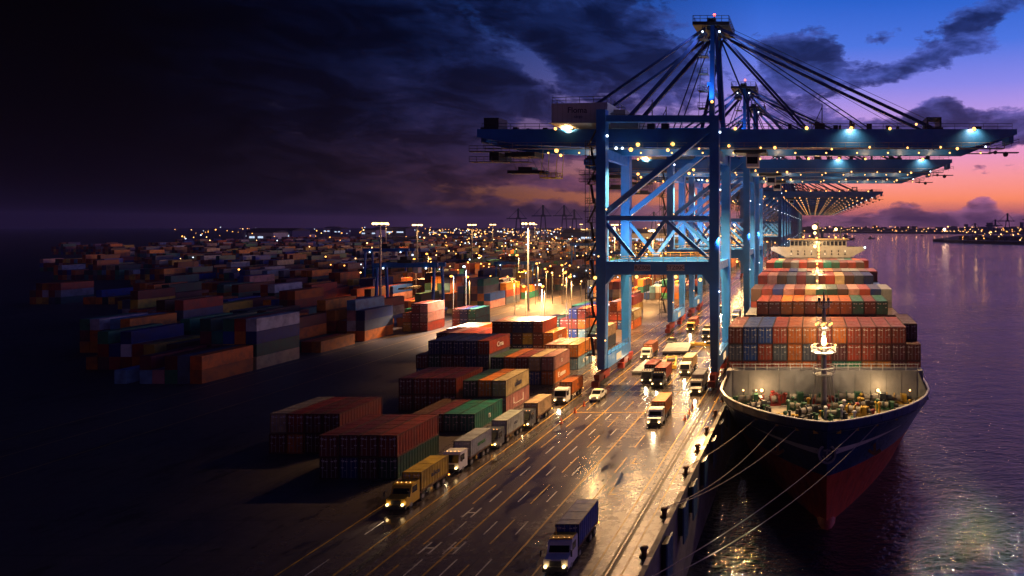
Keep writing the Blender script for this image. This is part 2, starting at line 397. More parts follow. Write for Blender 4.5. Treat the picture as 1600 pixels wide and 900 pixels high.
# plain version for far ones
b = MB(); b.box(-CW/2, CW/2, 0, 12.19, 0, CH); b.box(-CW/2 + .15, CW/2 - .15, .0 - .03, 0, .15, CH - .12)
CSIMPLE = b.mesh('container', CONT)
NCONT = [0]
def jit(c, k=.18):
    f = 1 + rnd.uniform(-k, k); return tuple(max(.005, x * f * (1 + rnd.uniform(-.06, .06))) for x in c)
def container(loc, colname, label, L=12.19, detail=2, group=None, rz=0.):
    c = (*jit(PAL[colname]), 1); NCONT[0] += 1
    if detail == 0:
        r = bpy.data.objects.new('shipping_container', CSIMPLE); COL.objects.link(r); r.location = loc; r.color = c
    else:
        r = bpy.data.objects.new('shipping_container', None); COL.objects.link(r); r.location = loc
        body, frame, door, bar = CM[L]
        def k(name, me, par, col=c):
            o = bpy.data.objects.new(name, me); COL.objects.link(o); o.parent = par; o.color = col; return o
        k('body', body, r); k('frame', frame, r, tuple(x * .45 for x in c[:3]) + (1,))  # frame colour darkened to draw the shaded gaps between boxes
        d1 = k('door', door, r); d2 = k('door', door, r); d2.scale = (-1, 1, 1)
        if detail > 1: k('locking_bar', bar, d1); k('locking_bar', bar, d2)
    r.rotation_euler = (0, 0, rz)
    tag(r, label, 'container', group); return r
TIER = {1: ['only tier'], 2: ['bottom tier', 'top tier'], 3: ['bottom tier', 'middle tier', 'top tier'], 4: ['bottom tier', 'second tier', 'third tier', 'top tier'], 5: ['bottom tier', 'second tier', 'third tier', 'fourth tier', 'top tier']}

# ------------------------------------------------------------------ container ship
SX = 2.0; HB = 17.3; DZ = 4.6; KZ = -3.0
ship = empty('container_ship', (0, 0, 0)); tag(ship, 'large dark blue container ship with red underbody moored bow first along the quay', 'ship')
SY1 = 330.
def hb(y, z):
    t = min(1, max(0, (z - WZ) / (DZ - WZ)))
    y0 = 93.6 - 5.6 * t ** 1.4
    if z < WZ: y0 = 93.6
    L = 50 + (20 - 50) * t ** .9; p = 1.7 + .2 * t; q = 1 + (-.25) * t
    s = (y - y0) / L
    if s <= 0: return 0., y0
    s = min(1, s)
    return HB * (1 - (1 - s) ** p) ** q, y0
def hull_strip(z0, z1, nz, name, m, push=0.):
    b = MB(); nys = [0, .004, .012, .025, .045, .07, .1, .14, .18, .23, .29, .36, .44, .53, .63, .74, .86, 1.0]
    for side in (-1, 1):
        o = len(b.v); rows = nz + 1
        for j in range(rows):
            z = z0 + (z1 - z0) * j / nz; _, y0 = hb(0, z)
            for s in nys:
                y = y0 + s * 60; w, _ = hb(y, z); b.v.append((SX + side * (w + push), y, z))
            b.v.append((SX + side * (HB + push), SY1, z))
        k = len(nys) + 1
        for j in range(rows - 1):
            for i in range(k - 1):
                q = (o + j*k + i, o + j*k + i + 1, o + (j+1)*k + i + 1, o + (j+1)*k + i); b.f.append(q if side > 0 else q[::-1]); b.mi.append(0)
    return b.build(name, m, ship, smooth=True)
HULLB = mat('hull_blue', (.014, .045, .15), .38, 0, .8, .8, .12, coat=.2, stretch=(1, 1, .12)); HULLR = mat('hull_red', (.50, .065, .03), .6, 0, .7, .8, .15, stretch=(1, 1, .15))
hull_strip(KZ, DZ, 12, 'hull', HULLB); hull_strip(-13, KZ, 8, 'boot_topping', HULLR)
b = MB(); b.poly([(SX - HB, SY1, -13), (SX + HB, SY1, -13), (SX + HB, SY1, DZ), (SX - HB, SY1, DZ)], [(1, 0, 3, 2)]); b.build('transom', HULLB, ship)
# bulb
b = MB(); b.ball((SX, 96.5, -11.6), 1.6, 12, 8, .95); 
for i in range(len(b.v)):
    x, y, z = b.v[i]; b.v[i] = (x, 96.5 + (y - 96.5) * 3.1, z)
b.build('bulbous_bow', HULLR, ship, smooth=True)
b = MB(); b.poly([(SX - .02, 87.9, DZ+.9), (SX + .25, 88.6, DZ), (SX + .2, 93.8, WZ-1.5), (SX - .2, 93.8, WZ-1.5), (SX - .25, 88.6, DZ)], [(0,1,2,3,4)])
# deck outline
edge = []
ys = [0, .004, .012, .025, .045, .07, .1, .14, .18, .23, .29, .36, .44]
for s in ys: y = 88.0 + s * 60; edge.append((hb(y, DZ)[0], y))
edge.append((HB, SY1))
b = MB(); pts = [(SX + w - .05, y, DZ - .3) for w, y in edge] + [(SX - w + .05, y, DZ - .3) for w, y in reversed(edge)]
b.poly(pts, [tuple(range(len(pts)))]); b.build('deck', DECKP, ship)
# bulwark with rounded cap
b = MB()
for side in (-1, 1):
    for (w0, y0), (w1, y1) in zip(edge, edge[1:]):
        if y0 > 118: continue
        y1 = min(y1, 125)
        b.poly([(SX+side*w0,y0,DZ),(SX+side*w1,y1,DZ),(SX+side*(w1+.15),y1,DZ+1.1),(SX+side*(w0+.15),y0-.1,DZ+1.1)], [(0,1,2,3)])
        b.poly([(SX+side*max(0,w0-.14),y0+.12,DZ-.3),(SX+side*(w1-.14),y1+.1,DZ-.3),(SX+side*(w1),y1,DZ+1.1),(SX+side*max(0,w0),y0+.05,DZ+1.1)], [(0,1,2,3)])
b.build('bulwark', HULLB, ship)
b = MB()
for side in (-1, 1):
    for (w0, y0), (w1, y1) in zip(edge, edge[1:]):
        if y0 > 118: continue
        y1 = min(y1, 125); b.bar((SX+side*(w0+.08), y0, DZ+1.16), (SX+side*(w1+.08), y1, DZ+1.16), .34, .14)
b.build('bulwark_cap', WHITEP, ship)
# white bow chevron stripe and round emblem with anchor
b = MB()
for side in (-1, 1):
    pr = None
    for i in range(13):
        s = i / 12; y = hb(0, .6)[1] + .12 + s * 9; th = .45 * (1 - s) + .06; zc = .9 + s * 1.0
        wa = hb(y, zc - th)[0] + .07; wb = hb(y, zc + th)[0] + .07
        if pr: b.poly([pr[0], (SX+side*wa, y, zc-th), (SX+side*wb, y, zc+th), pr[1]], [(0,1,2,3)])
        pr = ((SX+side*wa, y, zc-th), (SX+side*wb, y, zc+th))
b.build('bow_stripe', WHITEP, ship)
ey = hb(0, .8)[1] - .25
b = MB()
for i in range(24):
    a0, a1 = 2*math.pi*i/24, 2*math.pi*(i+1)/24; b.bar((SX+1.15*math.cos(a0), ey, .8+1.25*math.sin(a0)), (SX+1.15*math.cos(a1), ey, .8+1.25*math.sin(a1)), .3, .16, up=(0,1,0))
b.bar((SX, ey, 1.6), (SX, ey, .0), .2, .16); b.bar((SX-.5, ey, 1.3), (SX+.5, ey, 1.3), .16, .2)
b.bar((SX, ey, -.05), (SX-.6, ey, .5), .2, .16); b.bar((SX, ey, -.05), (SX+.6, ey, .5), .2, .16)
b.build('bow_emblem', GREYP, ship)
b = MB(); b.tube((SX, ey+.9, .8), (SX, ey+.1, .8), 1.05, 20); b.build('emblem_disc', HULLB, ship)
# anchors in pockets
for side in (-1, 1):
    y = 96.; z = -.2; w = hb(y, z)[0]; x = SX + side * (w + .15)
    b = MB(); b.bar((x, y - .5, z+1.6), (x, y - .5, z - .9), .4, .4); b.bar((x-.9, y-.6, z-.5), (x, y-.6, z-1.1), .35, .4); b.bar((x+.9, y-.6, z-.5), (x, y-.6, z-1.1), .35, .4); b.tube((x-.3, y-.5, z+1.7), (x+.3, y-.5, z+1.7), .25, 8)
    b.build('anchor', mat('anchor_rust', (.25, .11, .04), .8, 0, .5, 3), ship)
    b = MB(); b.ball((SX + side * (w - .35), y, z + 1.2), 1.05, 14, 8, 1.2); b.build('hawse_pipe', HULLB, ship, smooth=True)
# fairleads, yellow paint standing in for their small lights
for side in (-1, 1):
    for y in (88.9, 90.2, 92.2, 95.0):
        w = hb(y, DZ - .9)[0]; x = SX + side * (w + .12)
        b = MB(); b.box(x - .35, x + .35, y - .25, y + .12, DZ - .65, DZ - .05); b.build('fairlead', YELP, ship)
# breakwater
b = MB(); w = 16.2
BRK = mat('breakwater_grey', (.24, .24, .24), .6, 0, .4, .35, .05)
b.box(SX - w + .9, SX + w - .9, 105, 105.25, DZ - .3, 9.0)
for x in [SX - 15 + i * 2.5 for i in range(13)]: b.box(x - .04, x + .04, 104.93, 105, DZ - .3, 8.8)
for side in (-1, 1): b.poly([(SX+side*(w-.9),105,DZ-.3),(SX+side*(w+.8),104.4,DZ-.3),(SX+side*(w+.2),104.6,DZ+1.4),(SX+side*(w-.9),105,8.9),(SX+side*(w-.9),105.25,DZ-.3),(SX+side*(w+.8),104.65,DZ-.3),(SX+side*(w+.2),104.85,DZ+1.4),(SX+side*(w-.9),105.25,8.9)], [(0,1,2,3),(7,6,5,4),(1,5,6,2),(2,6,7,3)])
bw = b.build('breakwater', BRK, ship)
b = MB(); b.rail([(SX - w + 1, 105.1, 9.0), (SX + w - 1, 105.1, 9.0)], 1.0, .055, 1.9); b.build('railing', WHITEP, bw)
b = MB(); b.box(SX - w, SX + w, 105.3, 107.6, DZ-.2, 8.85); b.build('lashing_platform', GREYP, ship)
# foremast
mast = MB(); mx, my = SX - .3, 99.
mast.tube((mx, my, DZ - .3), (mx, my, 13.5), .48, 14, .42); mast.tube((mx, my, 13.5), (mx, my, 20.5), .42, 12, .26); mast.tube((mx, my, 20.5), (mx, my, 22.6), .12, 8)
for s in (-1, 1): mast.tube((mx + s*1.9, my + .8, DZ), (mx + s*1.2, my + .2, 9.7), .1, 6); mast.tube((mx + s*1.3, my + 1.2, DZ), (mx + s*.6, my + .3, 9.7), .07, 6)
mo = mast.build('foremast', GREYP, ship)
for z, r in ((9.9, 1.7), (13.2, 1.9), (17.0, 1.1), (20.2, .9)):
    p = MB(); p.tube((mx, my, z - .12), (mx, my, z), r * .55 if z > 19 else r * .8, 14)
    for k in range(14):
        a0, a1 = 2*math.pi*k/14, 2*math.pi*(k+1)/14
        for zz in ((z + .1), (z + 1.0)): p.tube((mx + r*math.cos(a0), my + r*math.sin(a0), zz), (mx + r*math.cos(a1), my + r*math.sin(a1), zz), .05, 4)
        p.tube((mx + r*math.cos(a0), my + r*math.sin(a0), z), (mx + r*math.cos(a0), my + r*math.sin(a0), z + 1), .04, 4)
    for k in range(4): a = math.pi/4 + k*math.pi/2; p.tube((mx, my, z - .6), (mx + r*math.cos(a), my + r*math.sin(a), z), .05, 4)
    p.build('mast_platform', WHITEP, mo)
p = MB(); p.bar((mx - 1.3, my, 20.9), (mx + 1.3, my, 20.9), .18, .2); p.box(mx - .9, mx - .5, my - .2, my + .2, 21, 21.6); p.box(mx + .5, mx + .9, my - .2, my + .2, 21, 21.6); p.build('radar_scanner', STEEL, mo)
for z, r in ((13.9, 1.9), (17.3, 1.25)):
    for k in range(6):
        a = math.pi * 2 * k / 6 + .3; p = MB(); p.ball((mx + r*math.cos(a), my + r*math.sin(a), z + .25), .2); p.build('mast_lamp', LW, mo)
p = MB(); p.ball((mx, my - .55, 15.0), .42, 10, 6, 1.8); p.build('mast_lamp', emis('lamp_strong', (1., .62, .3), 10), mo)
for z in (16.2, 17.6): p = MB(); p.ball((mx, my - .45, z), .2); p.build('mast_lamp', LW, mo)
# deck machinery
def winch(x, y, s=1., m=GRNP, rz=0):
    r = bpy.data.objects.new('mooring_winch', None); COL.objects.link(r); r.parent = ship; r.location = (x, y, DZ - .3); r.rotation_euler = (0, 0, rz); r.scale = (s, s, s)
    b = MB(); b.tube((-1.1, 0, .95), (1.1, 0, .95), .5, 12); b.build('drum', ROPE, r)
    for xx in (-1.15, 1.15, 0): b = MB(); b.tube((xx - .05, 0, .95), (xx + .05, 0, .95), .85, 14); b.build('flange', m, r)
    b = MB(); b.box(-1.6, 1.6, -.55, .55, 0, .35); b.box(1.3, 2.1, -.5, .5, .3, 1.6); b.box(-1.7, -1.3, -.4, .4, .3, 1.3); b.build('winch_frame', m, r)
    b = MB(); b.tube((2.1, 0, 1.0), (2.9, 0, 1.0), .35, 10); b.box(2.3, 2.8, -.45, .45, 0, .5); b.build('motor', STEEL, r)
for x, y, s, m, rz in [(-4.6, 102.2, 1.1, GRNP, .1), (-1.2, 102.6, 1.0, GRNP, 0), (4.6, 102.5, 1.1, GRNP, 0), (8.4, 102.0, 1.15, STEEL, -.1), (-7.5, 101.4, 1., REDP, .2),
                       (-1.9, 95.6, .9, STEEL, .5), (1.8, 94.8, .8, GRNP, 0), (5.6, 96.0, .95, YELP, -.5), (2.2, 98.6, .8, GRNP, 0), (6.4, 99.2, .8, STEEL, .3), (-3.4, 98.6, .8, GRNP, -.3), (-11.5, 102.2, .95, GRNP, .1), (12.2, 102.4, .95, YELP, -.1), (-9.6, 99.0, .8, STEEL, .4), (10.2, 99.3, .8, GRNP, -.4), (.6, 101.2, .9, REDP, 0)]: winch(SX + x - 1.2, y, s, m, rz)
for k in range(40):
    y = rnd.uniform(90.5, 103.5); w = hb(y, DZ)[0] - .9
    x = rnd.uniform(-w, w) if k > 18 else rnd.choice((-1, 1)) * (w - rnd.uniform(0, .8)); b = MB()
    for d in (-.35, .35): b.tube((d, 0, 0), (d, 0, .75), .2, 8); b.tube((d, 0, .7), (d, 0, .85), .28, 8)
    b.box(-.7, .7, -.3, .3, 0, .1)
    o = b.build('mooring_bitts', rnd.choice([STEEL, STEEL, GRNP, YELP]), ship); o.location = (SX + x, y, DZ - .3); o.rotation_euler = (0, 0, rnd.uniform(0, 3))
for k in range(22):
    y = rnd.uniform(92, 104); w = min(9, hb(y, DZ)[0] - 1.5); x = rnd.uniform(-w, w); h = rnd.uniform(.8, 1.9); b = MB()
    b.tube((0, 0, 0), (0, 0, h), .2, 8); b.ball((0, 0, h), .38, 8, 5, .7); o = b.build('deck_vent', rnd.choice([WHITEP, YELP, GRNP, REDP]), ship); o.location = (SX + x, y, DZ - .3)
DL = emis('deck_lamp_glow', (1., .5, .16), 9)
for x in (-11.2, -10.3, 8.6, 13.8, -13.3):
    b = MB(); b.cur = 0; b.tube((SX + x, 104.2, DZ - .3), (SX + x, 104.2, DZ + 1.2), .06, 6); b.cur = 1; b.ball((SX + x, 104.1, DZ + 1.35), .27 if x in (-10.3, 8.6) else .13); b.build('deck_lamp', [STEEL, DL], ship)
# hatch coamings and lashing bridges, side rails
BAYS = [  # name, y front, top z, tiers shown, colour list
    ('front bay', 108.7, 15.5, 3), ('second bay', 122.0, 13.6, 2), ('third bay', 135.0, 16.7, 3), ('fourth bay', 148.3, 17.9, 2), ('fifth bay', 167.5, 19.5, 4), ('sixth bay', 181.5, 19.6, 2), ('seventh bay', 196.5, 21.2, 3), ('eighth bay', 210.5, 21.0, 2)]
b = MB(); b.box(SX - 16.2, SX + 16.2, 108.7, 224, DZ - .3, 6.6); b.build('hatch_coaming', GREYP, ship)
b = MB(); b.rail([(SX + HB - .1, 125, DZ), (SX + HB - .1, 300, DZ)], 1.1, .05, 4); b.rail([(SX - HB + .1, 125, DZ), (SX - HB + .1, 300, DZ)], 1.1, .05, 4); b.build('side_railing', WHITEP, ship)
for y in (121.3, 134.3, 147.6, 161.5, 180.2, 194.5, 209):
    b = MB()
    for i in range(14): x = SX - 16.4 + i * 2.523; b.box(x - .12, x + .12, y, y + .5, DZ - .3, 12.2)
    b.box(SX - 16.5, SX + 16.5, y - .05, y + .55, 9.2, 9.4); b.box(SX - 16.5, SX + 16.5, y - .05, y + .55, 12.2, 12.4); b.build('lashing_bridge', STEEL, ship)
# colours of the front bay, left to right, top tier first (read from the photograph)
FRONT = [['brown red','blue','blue','rust red','orange','orange','rust red','orange','rust red','rust red','rust red','rust red','brown red'],
         ['slate grey','blue','rust red','slate grey','orange','slate grey','rust red','maroon','rust red','rust red','brown red','maroon','brown red'],
         ['rust red','rust red','rust red','rust red','orange','orange','rust red','teal green','green','bright orange','bright orange','maroon','rust red']]
THIRD = [['rust red','brown red','brown red','orange','orange','rust red','orange','orange','orange','teal green','brown red','teal green','dark brown']]
SEV = [['brown red','teal green','dark brown','grey','rust red','dark brown','brown red','teal green','dark green','brown red','rust red','dark brown','brown red']]
pool = ['tan', 'rust red','brown red','brown red','orange','brown red','dark brown','maroon','dark brown','slate grey','blue','dark green','teal green','dusty pink','grey','navy blue','brown red']
for bi, (bn, y, top, tiers) in enumerate(BAYS):
    for t in range(tiers):
        for c in range(13):
            dz = 0.
            if bi == 1 and t == 0 and c % 3: pass
            if bi in (1, 3, 5, 7) and t > 0 and c not in (0, 12): continue
            if bi in (2, 4, 6) and t > 1 and c not in (0, 12): continue
            yy = y
            if bi == 0 and t == 0 and c == 12: continue          # the outboard stack is one lower
            if bi == 2 and t == 0 and c in (0, 12): continue
            if bi == 4 and t == 0 and c in (12,): continue
            if bi == 6 and t == 0 and c == 12: continue
            if bi == 0: cn = FRONT[t][c]
            elif bi == 2 and t == 0: cn = THIRD[0][c]
            elif bi == 6 and t == 0: cn = SEV[0][c]
            else: cn = rnd.choice(pool)
            z = top - CH * (t + 1) - .04 * t
            tn = ['top', 'second', 'third', 'fourth'][t]
            container((SX - 15.14 + c * 2.523, yy, z), cn, f"{cn} container, {ORD[c]} across from the quay, {tn} level of the ship's {bn}", 12.19, 2 if bi == 0 else (1 if bi < 3 else 0), f"containers stowed on the ship")
container((SX - 15.14 + 12 * 2.523, 112.5, 15.5 - CH), 'dark brown', "dark container set back at the outboard top corner of the ship's front bay", 12.19, 2, 'containers stowed on the ship')

# superstructure
BY = 238.
def ch(name, b, m, par=ship, sm=False): return b.build(name, m, par, smooth=sm)
b = MB(); b.box(SX - 12.5, SX + 12.5, BY, BY + 13, DZ, 22.6); SUPW = mat('superstructure_paint', (.34, .33, .31), .5, 0, .35, .6)
sup = ch('superstructure', b, SUPW)
b = MB()
b.poly([(SX-17.5,BY-.5,23.4),(SX-12,BY-.5,20.6),(SX+12,BY-.5,20.6),(SX+17.5,BY-.5,23.4),(SX+17.5,BY-.5,24.4),(SX-17.5,BY-.5,24.4),
        (SX-17.5,BY+5,23.4),(SX-12,BY+5,20.6),(SX+12,BY+5,20.6),(SX+17.5,BY+5,23.4),(SX+17.5,BY+5,24.4),(SX-17.5,BY+5,24.4)],
       [(0,1,2,3,4,5),(11,10,9,8,7,6),(0,6,7,1),(1,7,8,2),(2,8,9,3),(3,9,10,4),(5,11,6,0)]); ch('bridge_wing', b, SUPW)
b = MB(); b.box(SX - 10.5, SX + 10.5, BY - .2, BY + 8, 24.4, 27.2); wh = ch('wheelhouse', b, SUPW)
for i in range(14):
    x = SX - 9.6 + i * 1.48
    b = MB(); b.box(x - .58, x + .58, BY - .26, BY - .21, 25.0, 26.6); ch('bridge_window', b, GLASS, wh)
b = MB(); b.box(SX - 11.5, SX + 11.5, BY - .6, BY + 8.5, 27.2, 27.45); ch('wheelhouse_roof', b, mat('roof_tan', (.5, .36, .16), .6), wh)  # roof in one even warm tan
for i in range(9):
    for j in range(2):
        x = SX - 10 + i * 2.5; b = MB(); b.tube((x, BY - .56 if j else BY-.02, 21.3 + j), (x, BY - .5 if j else BY - .04, 21.3 + j), .22, 8) if False else b.box(x-.2, x+.2, BY-.58, BY-.51, 21.6 + j*1.1, 22.1 + j*1.1); ch('porthole', b, WINL if (i * 3 + j) % 5 == 0 else GLASS, sup)
for k, (x, z, h) in enumerate([(0., 27.4, 7), (8.5, 27.4, 5), (-6, 27.4, 3)]):
    b = MB(); b.tube((SX+x, BY+3, z), (SX+x, BY+3, z+h), .3, 8, .12); b.bar((SX+x-1.6, BY+3, z+h*.6), (SX+x+1.6, BY+3, z+h*.6), .2, .25); b.bar((SX+x-1, BY+3, z+h*.85), (SX+x+1, BY+3, z+h*.85), .15, .2)
    ch('radar_mast', b, STEEL)
b = MB(); b.box(SX - 4, SX + 4, BY + 22, BY + 29, 15, 27.5); b.box(SX - 2.6, SX - 1.4, BY + 24, BY + 26, 27.5, 29.5); b.box(SX + 1.2, SX + 2.4, BY + 24, BY + 26, 27.5, 29.5); ch('funnel', b, BLUE_D)
LBIG = emis('lamp_big', (1., .55, .2), 10)
for x, y, z, r, m in [(-1.3, BY+2.6, 31.8, .9, LBIG), (6.7, BY+2.6, 31.0, .55, LBIG), (-1.2, BY+2.6, 29.6, .5, LBIG), (-.6, BY - .9, 27.8, .4, LW), (.3, BY - 1, 25.9, .4, LW), (-1.2, BY-1, 24.7, .55, LBIG), (.2, BY-1, 23.3, .4, LW), (6.5, BY-.8, 28.0, .35, LW), (17.3, BY - .7, 24.3, .35, LC), (-5.5, BY+1, 28.1, .3, LW), (-3.2, BY+1, 28.5, .25, LW), (9.4, BY-.8, 27.8, .25, LW), (4, BY, 28.3, .2, LW)]:
    b = MB(); b.ball((SX + x, y, z), r); b.cur = 1; b.tube((SX + x, y + r*.6, z - .2), (SX + x, y + r + .5, z - .2), .1, 5); ch('bridge_lamp', b, [m, STEEL])
# amidships lighting mast between the bays
b = MB(); b.tube((SX - .9, 162.5, DZ), (SX - .9, 162.5, 21.8), .42, 10, .3)
for z in (16.2, 20.0): b.tube((SX-.9, 162.5, z), (SX-.9, 162.5, z+.15), 1.1, 12); b.bar((SX - 2.1, 162.4, z + .8), (SX + .3, 162.4, z + .8), .12, .12)
mm = ch('lighting_mast', b, WHITEP)
for z in (15.2, 16.8, 18.6, 20.6, 21.9, 22.9):
    b = MB(); b.ball((SX - .9, 161.9, z), .25); ch('mast_lamp', b, LW, mm)
for x in (-2.0, .2): 
    b = MB(); b.ball((SX + x, 162.2, 20.9), .2); ch('mast_lamp', b, LW, mm)
b = MB(); b.tube((SX + .1, 226, DZ), (SX + .1, 226, 25.5), .3, 8)
m3 = ch('lighting_mast', b, WHITEP)
for z in (21.3, 22.4, 23.6, 24.6, 25.8):
    b = MB(); b.ball((SX + .1, 225.6, z), .33); ch('mast_lamp', b, LW, m3)
# aft stacks behind the bridge
for c in range(13):
    cn = rnd.choice(pool); container((SX - 15.14 + c * 2.523, 272, 20.5 - (c % 3) * 1.1), cn, f'{cn} container, {ORD[c]} across from the quay, on the stack behind the bridge', 12.19, 0, 'containers stowed on the ship')
b = MB(); b.box(SX - 16.3, SX + 16.3, 272, 284, DZ, 18.2); ch('aft_hatch', b, GREYP)

# mooring lines
def line(p, q, sag, label, r=.055):
    pts = []
    for i in range(25):
        t = i / 24; v = Vector(p).lerp(Vector(q), t); v.z -= sag * 4 * t * (1 - t); pts.append(v)
    tag(MB().path(pts, r, 5).build('mooring_line', ROPE), label, 'rope', 'mooring lines from the bow')
def fl(side, y): return (SX + side * (hb(y, DZ - .9)[0] + .3), y - .2, DZ - .4)
line(fl(-1, 92.2), (QX - .9, 72.5, .9), 1.6, 'taut mooring line from the bow fairlead nearest the quay wall, shore side')
line(fl(-1, 95.0), (QX - .9, 84.5, .9), .5, 'short mooring line running from the quay side shoulder of the bow to a bollard')
line(fl(-1, 90.2), (QX - .9, 71.9, .9), 1.2, 'mooring line from beside the bow emblem down to the quay bollard')
line(fl(1, 90.2), (QX - .9, 55.5, .9), 1.4, 'long mooring line crossing in front of the stem, the upper of the two')
line(fl(1, 92.2), (QX - .9, 54.6, .9), 2.4, 'long sagging mooring line crossing in front of the stem, the lower of the two', .05)

# ------------------------------------------------------------------ quay furniture
b = MB(); b.tube((0,0,0),(0,0,.12),.5,12); b.tube((0,0,.1),(0,0,.75),.24,12,.3); b.ball((0,0,.85),.42,12,6,.55); BOLL = b.mesh('quay_bollard', mat('bollard_paint', (.10,.03,.01), .6, .2, .4, 3), True)
for i, y in enumerate([55, 63.5, 72.2, 84.5, 93, 101, 110, 119, 128, 137, 146, 155, 164]):
    o = bpy.data.objects.new('quay_bollard', BOLL); COL.objects.link(o); o.location = (QX - .95, y, 0)
    tag(o, f'squat dark iron bollard, {ORD[i]} along the quay edge counting from the nearest truck', 'bollard', 'bollards along the quay edge')
b = MB(); b.box(-.55, .0, -.9, .9, -3.6, -.35); fen_b = b.mesh('rubber_block', BLACK)
b = MB(); b.box(0, .18, -1.3, 1.3, -4.4, -.1); fen_p = b.mesh('fender_panel', mat('fender_blue', (.03, .08, .16), .5, 0, .5, 1.))
b = MB(); b.poly([(-.5,-.7,.235),(-.02,-.7,.235),(-.02,.7,.235),(-.5,.7,.235)], [(0,1,2,3)]); b.box(-.5, -.02, -.7, .7, .0, .23); fen_c = b.mesh('painted_kerb_block', mat('kerb_paint', (.7, .58, .45), .5, 0, .3, 2))
for i, y in enumerate([59, 67.5, 76, 84.5 - 2.5, 90.5, 99, 107.5, 116, 124.5]):
    r = empty('quay_fender', (QX + .6, y, 0)); tag(r, f'blue faced rubber fender hung on the quay wall, {ORD[i]} from the near end', 'fender', 'fenders hung on the quay wall')
    for nm, me in (('rubber_block', fen_b), ('fender_panel', fen_p)):
        o = bpy.data.objects.new(nm, me); COL.objects.link(o); o.parent = r
    o = bpy.data.objects.new('painted_kerb_block', fen_c); COL.objects.link(o); o.parent = r; o.location = (-.62, 3.2, .01)

